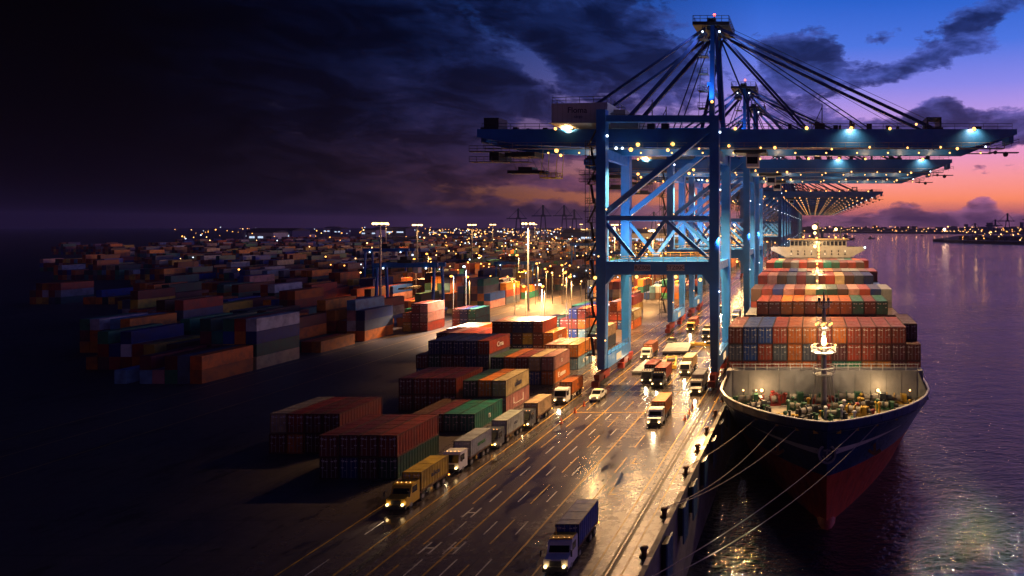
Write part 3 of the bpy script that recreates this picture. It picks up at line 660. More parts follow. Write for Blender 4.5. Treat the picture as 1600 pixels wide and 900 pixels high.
# ------------------------------------------------------------------ ship-to-shore cranes
LX, WX = -43.4, -20.2; YF, YR = -8.5, 8.5   # leg planes relative to crane centre
def make_crane(cx_y):
    r = empty('quay_crane', (0, cx_y, 0))
    P_ = lambda name, b, m=BLUEP, par=r, sm=False: b.build(name, m, par, smooth=sm)
    for x in (LX, WX):
        for y in (YF, YR):
            b = MB(); top = 56.5 if x == LX else 57.
            b.bar((x, y, 2.6 if x==WX else 3.2), (x, y, 22.5), 1.45, 1.9, 2.0, 2.2, up=(0,1,0)); b.bar((x, y, 22.5), (x, y, top if x == LX else 54), 2.0, 2.2, 1.9, 2.0, up=(0,1,0))
            P_('leg', b)
            # bogie
            bg = MB(); bg.box(x - .55, x + .55, y - 3.6, y + 3.6, 1.9, 2.7); bg.box(x - .45, x + .45, y - 3.4, y - .5, 1.1, 1.9); bg.box(x - .45, x + .45, y + .5, y + 3.4, 1.1, 1.9); bg.box(x-.7, x+.7, y-4.6, y-3.5, .4, 1.6)
            bo = P_('bogie', bg, REDP)
            for k in range(8):
                wy = y - 3.1 + k * .88; w = MB(); w.tube((x - .22, wy, .52), (x + .22, wy, .52), .42, 12); P_('wheel', w, STEEL, bo)
        b = MB(); b.box(x - .8, x + .8, YF + .9, YR - .9, 3.0, 5.6); P_('sill_beam', b)
        b = MB(); b.rail([(x + .8, YF + 1, 5.6), (x + .8, YR - 1, 5.6)], 1.1, .04, 2.5); P_('railing', b, STEEL)
        b = MB(); b.box(x + .82, x + .9, -1.6, 1.6, 3.5, 4.9); P_('lit_sign', b, emis('sign_glow', (1., .62, .3), 1.1))
        b = MB(); b.box(x - .7, x + .7, YF + 1, YR - 1, 23.3, 25.0); P_('side_beam', b)
        b = MB(); b.box(x - .6, x + .6, YF + 1, YR - 1, 46.5, 48.6); P_('side_beam', b)
    for y in (YF, YR):
        b = MB(); b.box(LX + 1, WX - 1, y - .9, y + .9, 22.6, 25.3)
        for s, x in ((1, LX + 1), (-1, WX - 1)): b.poly([(x,y-.9,22.6),(x+s*1.6,y-.9,22.6),(x,y-.9,20.6),(x,y+.9,22.6),(x+s*1.6,y+.9,22.6),(x,y+.9,20.6)], [(0,2,1),(3,4,5),(0,3,5,2),(1,2,5,4)] if s > 0 else [(0,1,2),(3,5,4),(0,2,5,3),(1,4,5,2)])
        pb = P_('portal_beam', b)
        b = MB(); b.rail([(LX + 1, y - .8, 25.3), (WX - 1, y - .8, 25.3)], 1.1, .05, 2.2); P_('railing', b, YELP, pb)
        def br(p, q, w): 
            b = MB(); b.bar(p, q, w, w, up=(0, 1, 0)); P_('brace', b)
        br((LX, y, 34.2), (WX, y, 34.2), 1.0)
        br((LX + .4, y, 35.), (WX - .3, y, 53.2), 1.15)
        br((LX + .4, y, 33.6), (LX + 7, y, 25.6), .7); br((LX + 7, y, 25.6), (LX + 13, y, 33.8), .7); br((LX + 13, y, 33.8), (WX - 1, y, 25.6), .7)
        b = MB(); b.box(LX - .9, WX + .9, y - .8, y + .8, 54.0, 55.3); P_('upper_beam', b)
    # twin girders with sloping tips
    for y in (-3.4, 3.4):
        b = MB(); x0, x1 = -71.5, 43.5; h0, h1 = (49.3 if y < 0 else 48.3), 53.2
        pr = [(x0,h0+2.2),(x0+9,h0+.6),(x0+24,h0),(x1-10,h0),(x1,h1-1.1),(x1,h1),(x0,h1)]
        n_ = len(pr); pts = [(x, y-.85, z) for x, z in pr] + [(x, y+.85, z) for x, z in pr]
        b.poly(pts, [tuple(range(n_)), tuple(range(2*n_-1, n_-1, -1))] + [(i, i+n_, (i+1)%n_+n_, (i+1)%n_) for i in range(n_)]); P_('girder', b)
        b = MB(); s = -1 if y < 0 else 1; b.box(x0 + 2, x1 - 3, min(y + s*.9, y + s*2.0), max(y + s*.9, y + s*2.0), 48.9, 49.05); b.rail([(x0 + 2, y + s*2, 49.05), (x1 - 3, y + s*2, 49.05)], 1.1, .05, 3); P_('walkway', b, GREYP)
        b = MB(); b.rail([(x0 + 1, y + s * .7, h1), (x1 - 1, y + s * .7, h1)], 1.2, .05, 3); P_('railing', b, STEEL)
    for x in (-71, -58, -44.5, -32, -19, -5, 10, 25, 42.8):
        b = MB(); b.box(x - .5, x + .5, -2.55, 2.55, 50.5, 52.6); P_('cross_tie', b)
    # machinery house
    b = MB(); b.poly([(-54.7,-6.5,54.1),(-43.0,-6.5,54.1),(-43.0,6.5,54.1),(-54.7,6.5,54.1),(-54.7,-6.5,58.2),(-43.0,-6.5,58.5),(-43.0,6.5,58.5),(-54.7,6.5,58.2)], [(0,3,2,1),(4,5,6,7),(0,1,5,4),(1,2,6,5),(2,3,7,6),(3,0,4,7)])
    mh = P_('machinery_house', b, mat('house_cladding', (.42, .46, .50), .5, 0, .2, .5))
    b = MB(); b.poly([(-55.3,-7.0,54.1),(-43.2,-7.0,54.1),(-43.2,7.0,54.1),(-55.3,7.0,54.1),(-53.4,-5.0,53.25),(-43.2,-5.0,53.25),(-43.2,5.0,53.25),(-53.4,5.0,53.25)], [(0,1,2,3),(7,6,5,4),(0,4,5,1),(1,5,6,2),(2,6,7,3),(3,7,4,0)]); P_('house_base', b, mat('house_floor', (.5, .42, .3), .6), mh)
    b = MB(); b.rail([(-54.6,-6.4,58.2),(-43.1,-6.4,58.5),(-43.1,6.4,58.5),(-54.6,6.4,58.2),(-54.6,-6.4,58.2)], 1.3, .06, 2.4); P_('railing', b, STEEL, mh)
    b = MB()
    for i in range(12): b.box(-54.4 + i*.98, -54.36 + i*.98, -6.53, -6.5, 54.3, 58.1)
    P_('cladding_seam', b, GREYP, mh)
    text('lettering', 'Floma', 1.7, LETD, mh, (-49.3, -6.56, 56.8), (R(90), 0, 0)); text('lettering', 'cargo', .8, BLUE_D, mh, (-49.1, -6.56, 55.5), (R(90), 0, 0))
    b = MB(); b.box(-42.9, -37, -5, 5, 53.3, 55.2); b.box(-42.5, -40, -4, 4, 55.2, 57.4); P_('electrical_house', b, GREYP)
    b = MB(); b.rail([(-44, -5, 55.2), (-22, -5, 54.2)], 1.2, .05, 2.4); P_('railing', b, STEEL)
    # A-frame mast and stays
    ax = -21.6
    for y in (YF, YR):
        b = MB(); b.bar((WX - .6, y, 53.8), (ax + .3, y * .5, 75.5), 1.1, 1.2, .8, .9, up=(0,1,0)); P_('mast_leg', b)
        b = MB(); b.bar((WX - 5.8 if y > 0 else WX + 1.2, y, 54.4), (ax + 1.0, y * .5, 74.5), .6, .6); P_('mast_leg', b, BLUE_D)
        b = MB(); b.box(ax-.4, ax+.4, -7.4, 7.4, 62 + y*.02, 62.7 + y*.02) if y < 0 else b.box(ax-.4, ax+.4, -5.4, 5.4, 69, 69.6); P_('mast_tie', b)
    b = MB(); b.box(ax - 3.9, ax + 3.9, -5, 5, 75.2, 75.9); b.box(ax - 1, ax + 1, -4, 4, 74.4, 75.4); ap = P_('apex_platform', b, STEEL)
    b = MB(); b.rail([(ax-3.8,-4.9,75.9),(ax+3.8,-4.9,75.9),(ax+3.8,4.9,75.9),(ax-3.8,4.9,75.9),(ax-3.8,-4.9,75.9)], 1.3, .06, 1.5); P_('railing', b, STEEL, ap)
    b = MB(); b.box(ax - 1.2, ax + .6, -2.4, 2.4, 75.9, 77.1); b.tube((ax, 0, 77), (ax, 0, 78.6), .12, 6); b.tube((ax-.9, -3.6, 76.5), (ax+.9, -3.6, 76.5), .6, 12); b.tube((ax-.9, 3.6, 76.5), (ax+.9, 3.6, 76.5), .6, 12); P_('sheave_block', b, STEEL, ap)
    b = MB(); b.ball((ax, 0, 78.9), .3); P_('warning_light', b, LR, ap)
    for y in (-3.6, 3.6):
        for (x, z, t, w) in [(25.5, 53.6, 75.0, .6), (-1.2, 53.4, 74.4, .5), (-46.6, 58.4, 75.0, .5), (-40, 55, 74.2, .75)]:
            b = MB(); b.bar((ax + (1.4 if x > ax else -1.4), y * .9, t), (x, y, z), w, w); P_('stay', b, BLUE_D)
    b = MB()
    for y in (-2, 2): b.tube((ax + 1, y, 76.6), (27, y, 54.6), .05, 4); b.tube((ax + 1, y*.6, 76.4), (20, y, 54), .05, 4)
    P_('hoist_rope', b, STEEL)
    for y in (-2.6, 2.6):
        for (x, z, t) in [(12.5, 53.4, 75.3), (-12, 53.4, 74.), (-30, 53.6, 74.)]:
            b = MB(); b.bar((ax + (1.2 if x > ax else -1.2), y, t), (x, y, z), .22, .22); P_('stay', b, BLUE_D)
    cr = random.Random(4); b = MB()
    for k in range(26):
        x = cr.uniform(-69, 41); w_ = cr.uniform(.4, 1.6); y_ = cr.choice((-3.4, 3.4)) + cr.uniform(-.3, .3); h_ = cr.uniform(.5, 1.9)
        if -56 < x < -36: continue
        b.box(x - w_/2, x + w_/2, y_ - .4, y_ + .4, 53.2, 53.2 + h_)
    P_('deck_equipment', b, STEEL)
    for sx_, tx_ in ((1.8, 8.), (-1.8, -8.)):
        b = MB(); b.ball((ax + sx_, -4.8, 73.8), .22); b.cur = 1; b.bar((ax + sx_, -4.6, 73.9), (ax + sx_, -4.2, 75.2), .1, .1); P_('floodlight', b, [LC, STEEL])
    b = MB(); b.box(24, 28, -3, 3, 53.2, 53.8); b.box(24.5, 24.9, -2.8, 2.8, 53.8, 56); b.box(27.3, 27.7, -2.8, 2.8, 53.8, 56); b.box(24.5, 27.7, -2.8, 2.8, 55.8, 56); P_('stay_bracket', b, STEEL)
    for x, h in ((2.0, 5.5), (-34.5, 6.5), (-31.5, 5.)):
        b = MB(); b.tube((x, -3, 53.2), (x, -3, 53.2 + h), .12, 5); b.tube((x - 2.2, -3, 53.2), (x, -3, 53.2 + h * .9), .09, 5); b.box(x - 1, x + .6, -3.4, -2.4, 53.2, 54.6); P_('cable_post', b, STEEL)
    # stairs tower on the landside leg
    b = MB()
    for i in range(13):
        z = 6 + i * 3.9
        if z > 50: break
        b.box(LX - 3.1, LX - 1.05, YF - 1.2, YF + 1.2, z, z + .12); b.rail([(LX - 3.1, YF - 1.2, z), (LX - 1.1, YF - 1.2, z)], 1.1, .05, 1); b.bar((LX - 2.6 if i % 2 else LX - 1.4, YF - 1, z), (LX - 1.4 if i % 2 else LX - 2.6, YF + .8, z + 3.9), .5, .08)
        b.rail([(LX - 3.1, YF - 1.2, z), (LX - 3.1, YF + 1.2, z)], 1.1, .05, 1)
    b.tube((LX-3.1, YF-1.2, 4), (LX-3.1, YF-1.2, 50), .06, 4); b.tube((LX-3.1, YF+1.2, 4), (LX-3.1, YF+1.2, 50), .06, 4); P_('stair_tower', b, STEEL)
    b = MB()
    for i in range(5): z = 57 + i * 3.6; b.box(WX - 3.6, WX - 1.6, YF + .5, YF + 2.5, z, z + .12); b.rail([(WX - 3.6, YF + .5, z), (WX - 1.6, YF + .5, z)], 1.1, .05, 1)
    b.tube((WX - 3.5, YF+.6, 54), (WX - 2.7, YF+.8, 74), .06, 4); P_('mast_ladder', b, STEEL)
    # trolley, cab, spreader
    b = MB(); b.box(-66.5, -60, -2.4, 2.4, 47.6, 48.6); b.box(-69.5, -67.5, -3, 3, 46.6, 48.4); tr = P_('trolley', b, STEEL)
    b = MB()
    for x in (-65.5, -61): 
        for y in (-2, 2): b.tube((x, y, 47.6), (x + 1.5, y, 44.6), .05, 4)
    P_('hoist_cable', b, STEEL, tr)
    b = MB(); b.box(-66.5, -58.5, -1.2, 1.2, 44.0, 44.7); b.box(-64, -61, -1.5, 1.5, 44.7, 45.4); P_('spreader', b, STEEL, tr)
    b = MB(); b.box(-59.2, -55.6, -1.8, 1.8, 43.0, 43.2); b.rail([(-59.2,-1.8,43.2),(-55.6,-1.8,43.2),(-55.6,1.8,43.2),(-59.2,1.8,43.2),(-59.2,-1.8,43.2)], 1.0, .06, 1.2)
    for x in (-59, -55.8): b.tube((x, -1.7, 43.2), (x + .5, -1.7, 49), .07, 4); b.tube((x, 1.7, 43.2), (x + .5, 1.7, 49), .07, 4)
    P_('maintenance_basket', b, YELP)
    b = MB(); b.box(-72.5, -64, -5.5, -4.4, 48.2, 48.4); b.rail([(-72.5, -5.5, 48.4), (-64, -5.5, 48.4)], 1.1, .06, 1.5); b.rail([(-72.5, -5.5, 46.2), (-60, -5.5, 46.2)], 1., .06, 1.5); b.box(-72.5, -60, -5.5, -3.6, 46.05, 46.2); P_('end_gallery', b, STEEL)
    b = MB(); b.box(-71.4, -67.6, -3, 3, 53.2, 53.8); b.box(-71.2, -68, -2, 2, 53.8, 56); P_('end_frame', b, STEEL)
    b = MB(); b.box(37.5, 43.8, -4.6, -3.4, 48.1, 48.3); b.tube((41.2, -3.9, 47.9), (41.2, -3.5, 47.9), .55, 10); b.tube((39.0, -3.9, 48.3), (39.0, -3.5, 48.3), .4, 10); b.rail([(37.5, -4.6, 48.3), (43.8, -4.6, 50)], 1., .05, 1.5); P_('boom_tip_gallery', b, STEEL)
    b = MB(); b.box(-14.5, -11.8, -1.4, 1.4, 45.4, 48.2); cb = P_('operator_cab', b, WHITEP)
    b = MB(); b.box(-14.3, -12, -1.45, -1.41, 46.1, 47.6); P_('cab_window', b, GLASS, cb)
    b = MB(); b.box(-17, -10, -3, 3, 48.3, 49.0); P_('trolley', b, STEEL)
    # plates on the portal beam
    for x, w, t in ((-34.9, 3.3, 'RZ008'), (-28.1, 3.6, 'STZ00C')):
        b = MB(); b.box(x - w/2, x + w/2, YF - .96, YF - .91, 23.4, 24.7); pl = P_('name_plate', b, mat('plate', (.4, .36, .45), .6)); text('lettering', t, 1.15, LETD, pl, (x, YF - .98, 24.03), (R(90), 0, 0), .01)
    # flood lights
    for x, y, z in [(LX - 1.1, YF - 1.2, 22.), (-36, YF - 1.2, 22.2), (-28, YF - 1.2, 22.2), (-23, YF - 1.2, 21.6)]:
        b = MB(); b.ball((x, y, z), .34, 8, 6); b.cur = 1; b.box(x - .3, x + .3, y + .2, y + .5, z - .2, z + .4); b.bar((x, y + .4, z), (x, y + 1.2, z + .6), .1, .1); P_('floodlight', b, [LW, STEEL])
    for x, y, z, m, rr in [(-16.5,-4.4,53.3,LW,.32),(-1.3,-4.4,53.4,LW,.36),(8.2,-4.4,53.4,LW,.34),(16.4,-4.4,53.3,LW,.3),(34.3,-4.4,53.2,LW,.4),(22.,-4.4,54.2,LS,.25),(-54,-6.2,53.,LW,.3),(-51.5,-4.6,53.,LS,.25),
                        (-54.5,-4.4,48.6,LW,.42),(-53.6,-4.4,47.6,LW,.3),(-37.2,-4.4,49.9,LW,.42),(-29.8,-4.4,50.,LW,.42),(-41.5,-5.4,49.,LC,.3),(-40.2,-5.4,49.,LC,.25),(-38.4,-5.4,48.7,LW,.42),(-17.8,-4.6,49.6,LW,.3),(-8,-5.4,49.1,LW,.3),(-11,-5.4,49.1,LS,.2),(12,-5.4,49.2,LS,.22),(27,-5.4,49.2,LS,.22),(36.5,-5.4,49.3,LC,.2),
                        (20,-5.4,49.1,LS,.2),(-30.6,-5.4,48.6,LS,.35),(4,-5.4,48.8,LS,.2),(-24,-5.4,48.9,LS,.2),(30.5,-5.4,48.9,LS,.3),(-20.6,-9.7,58.,LW,.28),(-19,-9.5,51.8,LC,.22),(-42,-9.8,51.,LC,.25),(-21,-7,62.,LW,.2)]:
        b = MB(); b.ball((x, y, z), rr, 8, 6); b.cur = 1; b.box(x - rr*.8, x + rr*.8, y + rr*.6, y + rr*1.6, z - .1, z + rr*.9); b.bar((x, y + rr, z), (x, y + 1.2, z + .2), .1, .1); P_('floodlight', b, [m, STEEL])
    for q in range(16):
        x = -66 + q * 6.9
        if LX - 2 < x < LX + 2 or WX - 2 < x < WX + 2: continue
        b = MB(); b.ball((x, 2.5, 48.9), .2, 6, 5); b.cur = 1; b.box(x - .15, x + .15, 2.4, 2.6, 49.0, 49.3); P_('work_lamp', b, [LS, STEEL])
    for x, z in ((-42.2, 36), (-19.1, 19.2), (-42.4, 9.2), (-18.9, 40), (-43.8, 26.4), (-31, 26.5)):
        b = MB(); b.ball((x, YF - 1.25, z), .16); b.cur = 1; b.box(x-.1, x+.1, YF-1.15, YF-.9, z-.1, z+.1); P_('work_lamp', b, [LC if x > -30 else LS, STEEL])
    # strips of small lamps under the girders
    return r
crane = make_crane(140.5)
tag(crane, 'nearest blue ship-to-shore gantry crane with pale machinery house and lit boom', 'crane', 'quay cranes in a line')
ct = tree(crane)
CY = [140.5, 204, 238, 400,  442, 490, 540, 592, 646, 704, 766, 832, 902, 976, 1054, 1136]
CLAB = ['second', 'third', 'fourth', 'fifth', 'sixth', 'seventh', 'eighth', 'ninth', 'tenth', 'eleventh', 'twelfth', 'thirteenth', 'fourteenth', 'fifteenth', 'sixteenth', 'seventeenth', 'eighteenth']
for i, y in enumerate(CY[1:]):
    c = copy_tree(ct, None, () if i < 3 else ('wheel', 'cladding_seam', 'lettering', 'railing', 'hoist_rope', 'hoist_cable', 'operator_cab', 'trolley', 'cab_window')); c.location = (0, y, 0)
    tag(c, f'blue gantry crane, {CLAB[i]} from the near end of the quay line', 'crane')

# ------------------------------------------------------------------ trucks
def make_truck(cabmat, style):
    r = empty('container_truck')
    P_ = lambda name, b, m, par=r, sm=False: b.build(name, m, par, smooth=sm)
    b = MB(); w = 1.22
    prof = [(-.05,.5),(-.12,1.5),(.22,2.75),(.5,3.0),(2.1,3.0),(2.1,.5)] if style == 0 else [(-.1,.5),(-.1,1.55),(.75,1.75),(1.05,2.8),(1.3,2.95),(2.6,2.95),(2.6,.5)]
    k = len(prof); pts = [(-w, y, z) for y, z in prof] + [(w, y, z) for y, z in prof]
    b.poly(pts, [tuple(range(k)), tuple(range(2*k-1, k-1, -1))] + [(i, i+k, (i+1)%k+k, (i+1)%k) for i in range(k)]); cab = P_('cab', b, cabmat)
    if style == 0: b = MB().poly([(-1.1,-.13,1.62),(1.1,-.13,1.62),(1.05,.17,2.66),(-1.05,.17,2.66)], [(0,1,2,3)]); b.box(-1.235,-1.225,.2,1.3,1.7,2.6); b.box(1.225,1.235,.2,1.3,1.7,2.6)
    else: b = MB().poly([(-1.05,.76,1.83),(1.05,.76,1.83),(1.0,1.02,2.68),(-1.0,1.02,2.68)], [(0,1,2,3)]); b.box(-1.235,-1.225,1.1,2.1,1.8,2.6); b.box(1.225,1.235,1.1,2.1,1.8,2.6)
    P_('windscreen', b, GLASS, cab)
    b = MB(); b.box(-1.25, 1.25, -.3, -.06, .35, .85); P_('bumper', b, STEEL, cab)
    b = MB(); b.box(-.6, .6, -.17, -.12, .9, 1.4); P_('grille', b, STEEL, cab)
    for s in (-1, 1):
        b = MB(); b.ball((s*.92, -.34, .95), .17, 8, 6); P_('headlight', b, LH, cab)
        b = MB(); b.bar((s*1.2, .1, 2.5), (s*1.55, .0, 2.4), .05, .05); b.box(s*1.55-.08, s*1.55+.08, -.05, .05, 1.8, 2.45); P_('mirror', b, STEEL, cab)
        b = MB(); b.ball((s*1.2, 9.15, .95), .1); P_('tail_light', b, LY)
    b = MB(); 
    for x in (-.8, -.3, .3, .8): b.ball((x, .55 if style == 0 else 1.4, 3.05), .06)
    P_('roof_marker', b, LS, cab)
    b = MB(); b.box(-.45, .45, .2, 9., .75, 1.1); b.box(-1.2, 1.2, 2.6, 9.1, 1.08, 1.3)
    for y in (3., 5., 7., 8.9): b.box(-1.22, 1.22, y-.1, y+.1, 1.0, 1.28)
    P_('chassis', b, mat('chassis_rust', (.12, .05, .02), .7, .1, .5, 2))
    for y in (.9, 3.3, 6.6, 7.9):
        for s in (-1, 1):
            b = MB(); b.tube((s*.85, y, .5), (s*1.2, y, .5), .5, 14); wl = P_('wheel', b, BLACK); b = MB(); b.tube((s*1.2, y, .5), (s*1.23, y, .5), .26, 10); P_('rim', b, CBAR, wl)
    return r
CAB = {'white': WHITEP, 'yellow': mat('cab_yellow', (.6, .38, .04), .4, 0, .2, 1), 'orange': mat('cab_orange', (.5, .15, .02), .4, 0, .2, 1), 'dark': mat('cab_dark', (.06, .07, .09), .4, 0, .2, 1)}
TT = {}
for cn in CAB:
    for st in (0, 1): TT[(cn, st)] = None
TR = [  # x, y, cab, style, container colour, L, label of truck, label of its container, side text
    (-46.2, 117, 'white', 0, 'orange', 'white cab truck on the landside lane beside the crane bogies, carrying an orange box', 'orange box on the truck passing the nearest crane leg on the landside', 'n'),
    (-46.6, 103, 'dark', 0, 'tan', 'dark cab truck following behind the pale truck, carrying a tan box', 'tan box on the dark cab truck in the landside lane', ''),
    (-47.2, 93.6, 'dark', 0, 'pale grey', 'truck with dark blue cab and pale box, second of the pale landside trucks', 'pale box with two dark marks on the dark blue cab truck', 'oo'),
    (-47.8, 84.5, 'white', 0, 'pale grey', 'white cab truck with pale box bearing green lettering in the landside lane', 'pale box with green lettering on the white cab truck', 'amaz'),
    (-47.8, 73.5, 'yellow', 1, 'yellow', 'yellow bonneted truck with yellow box, in the darkest part of the landside lane', 'yellow box on the bonneted truck in the dark lane', 'alica'),
    (-25.8, 104, 'white', 1, 'bright orange', 'truck with orange box alone in the middle of the open wet apron', 'orange box on the truck alone in the middle of the apron', ''),
    (-22.6, 123, 'white', 1, 'pale grey', 'white truck with pale box closest to the ship beside the waterside leg', 'pale box on the white truck closest to the ship', ''),
    (-27.8, 139, 'white', 0, 'tan', 'white cab truck with tan box passing under the portal of the nearest crane', 'tan box on the truck under the nearest crane portal', ''),
    (-31.4, 129, 'dark', 1, 'rust red', 'dark truck with red box driving beside another dark truck under the crane', 'red box on the dark truck driving in the pair', ''),
    (-34.3, 132, 'dark', 0, 'brown red', 'dark truck carrying a brown box, the landward one of the pair', 'brown box on the landward truck of the pair', ''),
    (-40.6, 155, 'white', 1, 'orange', 'white bonneted truck with orange box close to the landside rail beyond the first portal', 'orange box on the truck next to the landside rail', ''),
    (-30.6, 183, 'white', 0, 'tan', 'white cab truck with tan box between the first and second cranes', 'tan box on the truck between the first and second cranes', ''),
    (-24.2, 60.3, 'white', 1, 'blue', 'white truck with yellow roof and blue box nearest to the viewer on the apron', 'dark blue box on the truck nearest to the viewer', ''),
    (-37.5, 196, 'yellow', 0, 'rust red', 'yellow cab truck with red box near the second crane landside leg', 'red box on the yellow cab truck near the second crane', ''),
    (-26, 214, 'white', 0, 'blue', 'white cab truck with blue box beyond the second crane', 'blue box on the truck beyond the second crane', ''),
    (-34, 238, 'white', 0, 'orange', 'white cab truck with orange box beyond the third crane', 'orange box on the truck beyond the third crane', ''),
]
def fix_headlamp(x, y, pw=900):
    lamp('SPOT', (x, y - .5, 1.1), pw, (1., .72, .4), .15, (x, y - 14, -.5), 60, .8)
for x, y, cn, st, boxc, lab, clab, tx in TR:
    if TT[(cn, st)] is None:
        t = make_truck(CAB[cn], st); TT[(cn, st)] = tree(t)
    else: t = copy_tree(TT[(cn, st)])
    t.location = (x, y, 0); t.scale = (.94, .94, .92); tag(t, lab, 'truck', 'container trucks on the apron')
    L = 6.06
    c = container((x, y + 2.75, 1.2), boxc, clab, L, 2 if y < 140 else 1, 'boxes carried by trucks'); c.scale = (.96, .94, .78)
    if tx: text('lettering', tx, 1.1, {'amaz': mat('letter_green', (.02, .2, .05), .5), 'n': LETD}.get(tx, LETD), c, (1.25, 3.0, 1.5), (R(90), 0, R(90)))
    fix_headlamp(x, y)
# yellow cab roof of the nearest truck
nt_ = [o for o in bpy.data.objects if o.name.startswith('container_truck') and abs(o.location.y - 60.3) < .1][0]
b = MB(); b.box(-1.15, 1.15, 1.2, 2.55, 2.96, 3.08); b.tube((-.7, 1.8, 3.08), (-.7, 1.8, 3.9), .04, 5); b.build('cab_roof', YELP, nt_)

for x, y, rz, lab in ((-36.5, 146, .0, 'grey steel hatch cover lying under the landside of the nearest portal'), (-35.5, 168, .1, 'grey steel hatch cover lying between the first two cranes')):
    r = empty('hatch_cover', (x, y, 0), rz); b = MB(); b.box(-3.2, 3.2, -6, 6, .35, .8); b.build('cover_plate', GREYP, r); b = MB()
    for q in range(7): b.box(-3.1, 3.1, -5.8 + q * 1.9, -5.6 + q * 1.9, 0, .34)
    b.build('stiffener', STEEL, r); tag(r, lab, 'hatch cover', 'hatch covers on the apron')
for x, y, rz, lab in ((-33.2, 150, .2, 'yellow lifting frame resting on the apron beside a hatch cover'), (-27.5, 172, 1.4, 'yellow lifting frame lying near the waterside rail beyond the first crane')):
    r = empty('lifting_frame', (x, y, 0), rz); b = MB(); b.box(-1.2, -.8, -5, 5, .4, .9); b.box(.8, 1.2, -5, 5, .4, .9); b.build('side_beam', YELP, r)
    for q in (-5, 5): b = MB(); b.box(-1.3, 1.3, q - .3, q + .3, .2, 1.0); b.build('end_beam', YELP, r)
    b = MB(); b.box(-1, 1, -.8, .8, .9, 1.5); b.build('head_block', STEEL, r); tag(r, lab, 'lifting frame', 'lifting frames on the apron')
for x, y, rz, m, lab in ((-40.6, 121, 0, WHITEP, 'small white pickup parked beside the landside crane bogies'), (-22.6, 152, .1, WHITEP, 'small white pickup parked behind the waterside leg'), (-38.8, 176, 3.1, CAB['dark'], 'small dark pickup parked near the landside rail beyond the hatch covers'), (-57.5, 150, .0, CAB['orange'], 'small orange pickup parked beside the stacks inland of the crane')):
    r = empty('pickup', (x, y, 0), rz); b = MB(); w = .9; prof = [(-2.4,.4),(-2.4,.95),(-1.2,1.1),(-.6,1.75),(.7,1.75),(.9,1.05),(2.5,1.05),(2.5,.4)]; k = len(prof)
    b.poly([(-w, yy, zz) for yy, zz in prof] + [(w, yy, zz) for yy, zz in prof], [tuple(range(k)), tuple(range(2*k-1, k-1, -1))] + [(i, i+k, (i+1)%k+k, (i+1)%k) for i in range(k)]); bd = b.build('body', m, r)
    b = MB().poly([(-.8,-1.16,1.16),(.8,-1.16,1.16),(.75,-.66,1.7),(-.75,-.66,1.7)], [(0,1,2,3)]); b.box(-.91, -.905, -.8, .6, 1.15, 1.6); b.box(.905, .91, -.8, .6, 1.15, 1.6); b.build('windscreen', GLASS, bd)
    for yy in (-1.5, 1.6):
        for q in (-1, 1): b = MB(); b.tube((q*.7, yy, .36), (q*.92, yy, .36), .36, 12); b.build('wheel', BLACK, r)
    for q in (-1, 1): b = MB(); b.ball((q*.65, -2.42, .8), .12, 8, 6); b.build('headlight', LH, bd)
    b = MB(); b.box(-.4, .4, -.1, .1, 1.76, 1.86); b.build('beacon_bar', LY, bd); tag(r, lab, 'pickup', 'pickups on the quay')
b = MB(); b.box(-.22, .22, -.22, .22, 0, .05); b.tube((0,0,.05), (0,0,.75), .16, 10, .03); CONE = b.mesh('traffic_cone', mat('cone_orange', (.6, .1, .01), .5))
for i, (x, y) in enumerate([(-21.6, 108), (-21.5, 111.5), (-21.6, 115), (-41.6, 112), (-41.5, 116), (-41.7, 106)]):
    o = bpy.data.objects.new('traffic_cone', CONE); COL.objects.link(o); o.location = (x, y, 0); o.scale = (1.3, 1.3, 1.3); tag(o, f'orange traffic cone, {["nearest","middle","furthest"][i % 3] if i < 3 else ["middle","furthest","nearest"][i % 3]} of three beside the {"waterside" if i < 3 else "landside"} crane rail', 'traffic cone', 'cones by the crane rails')

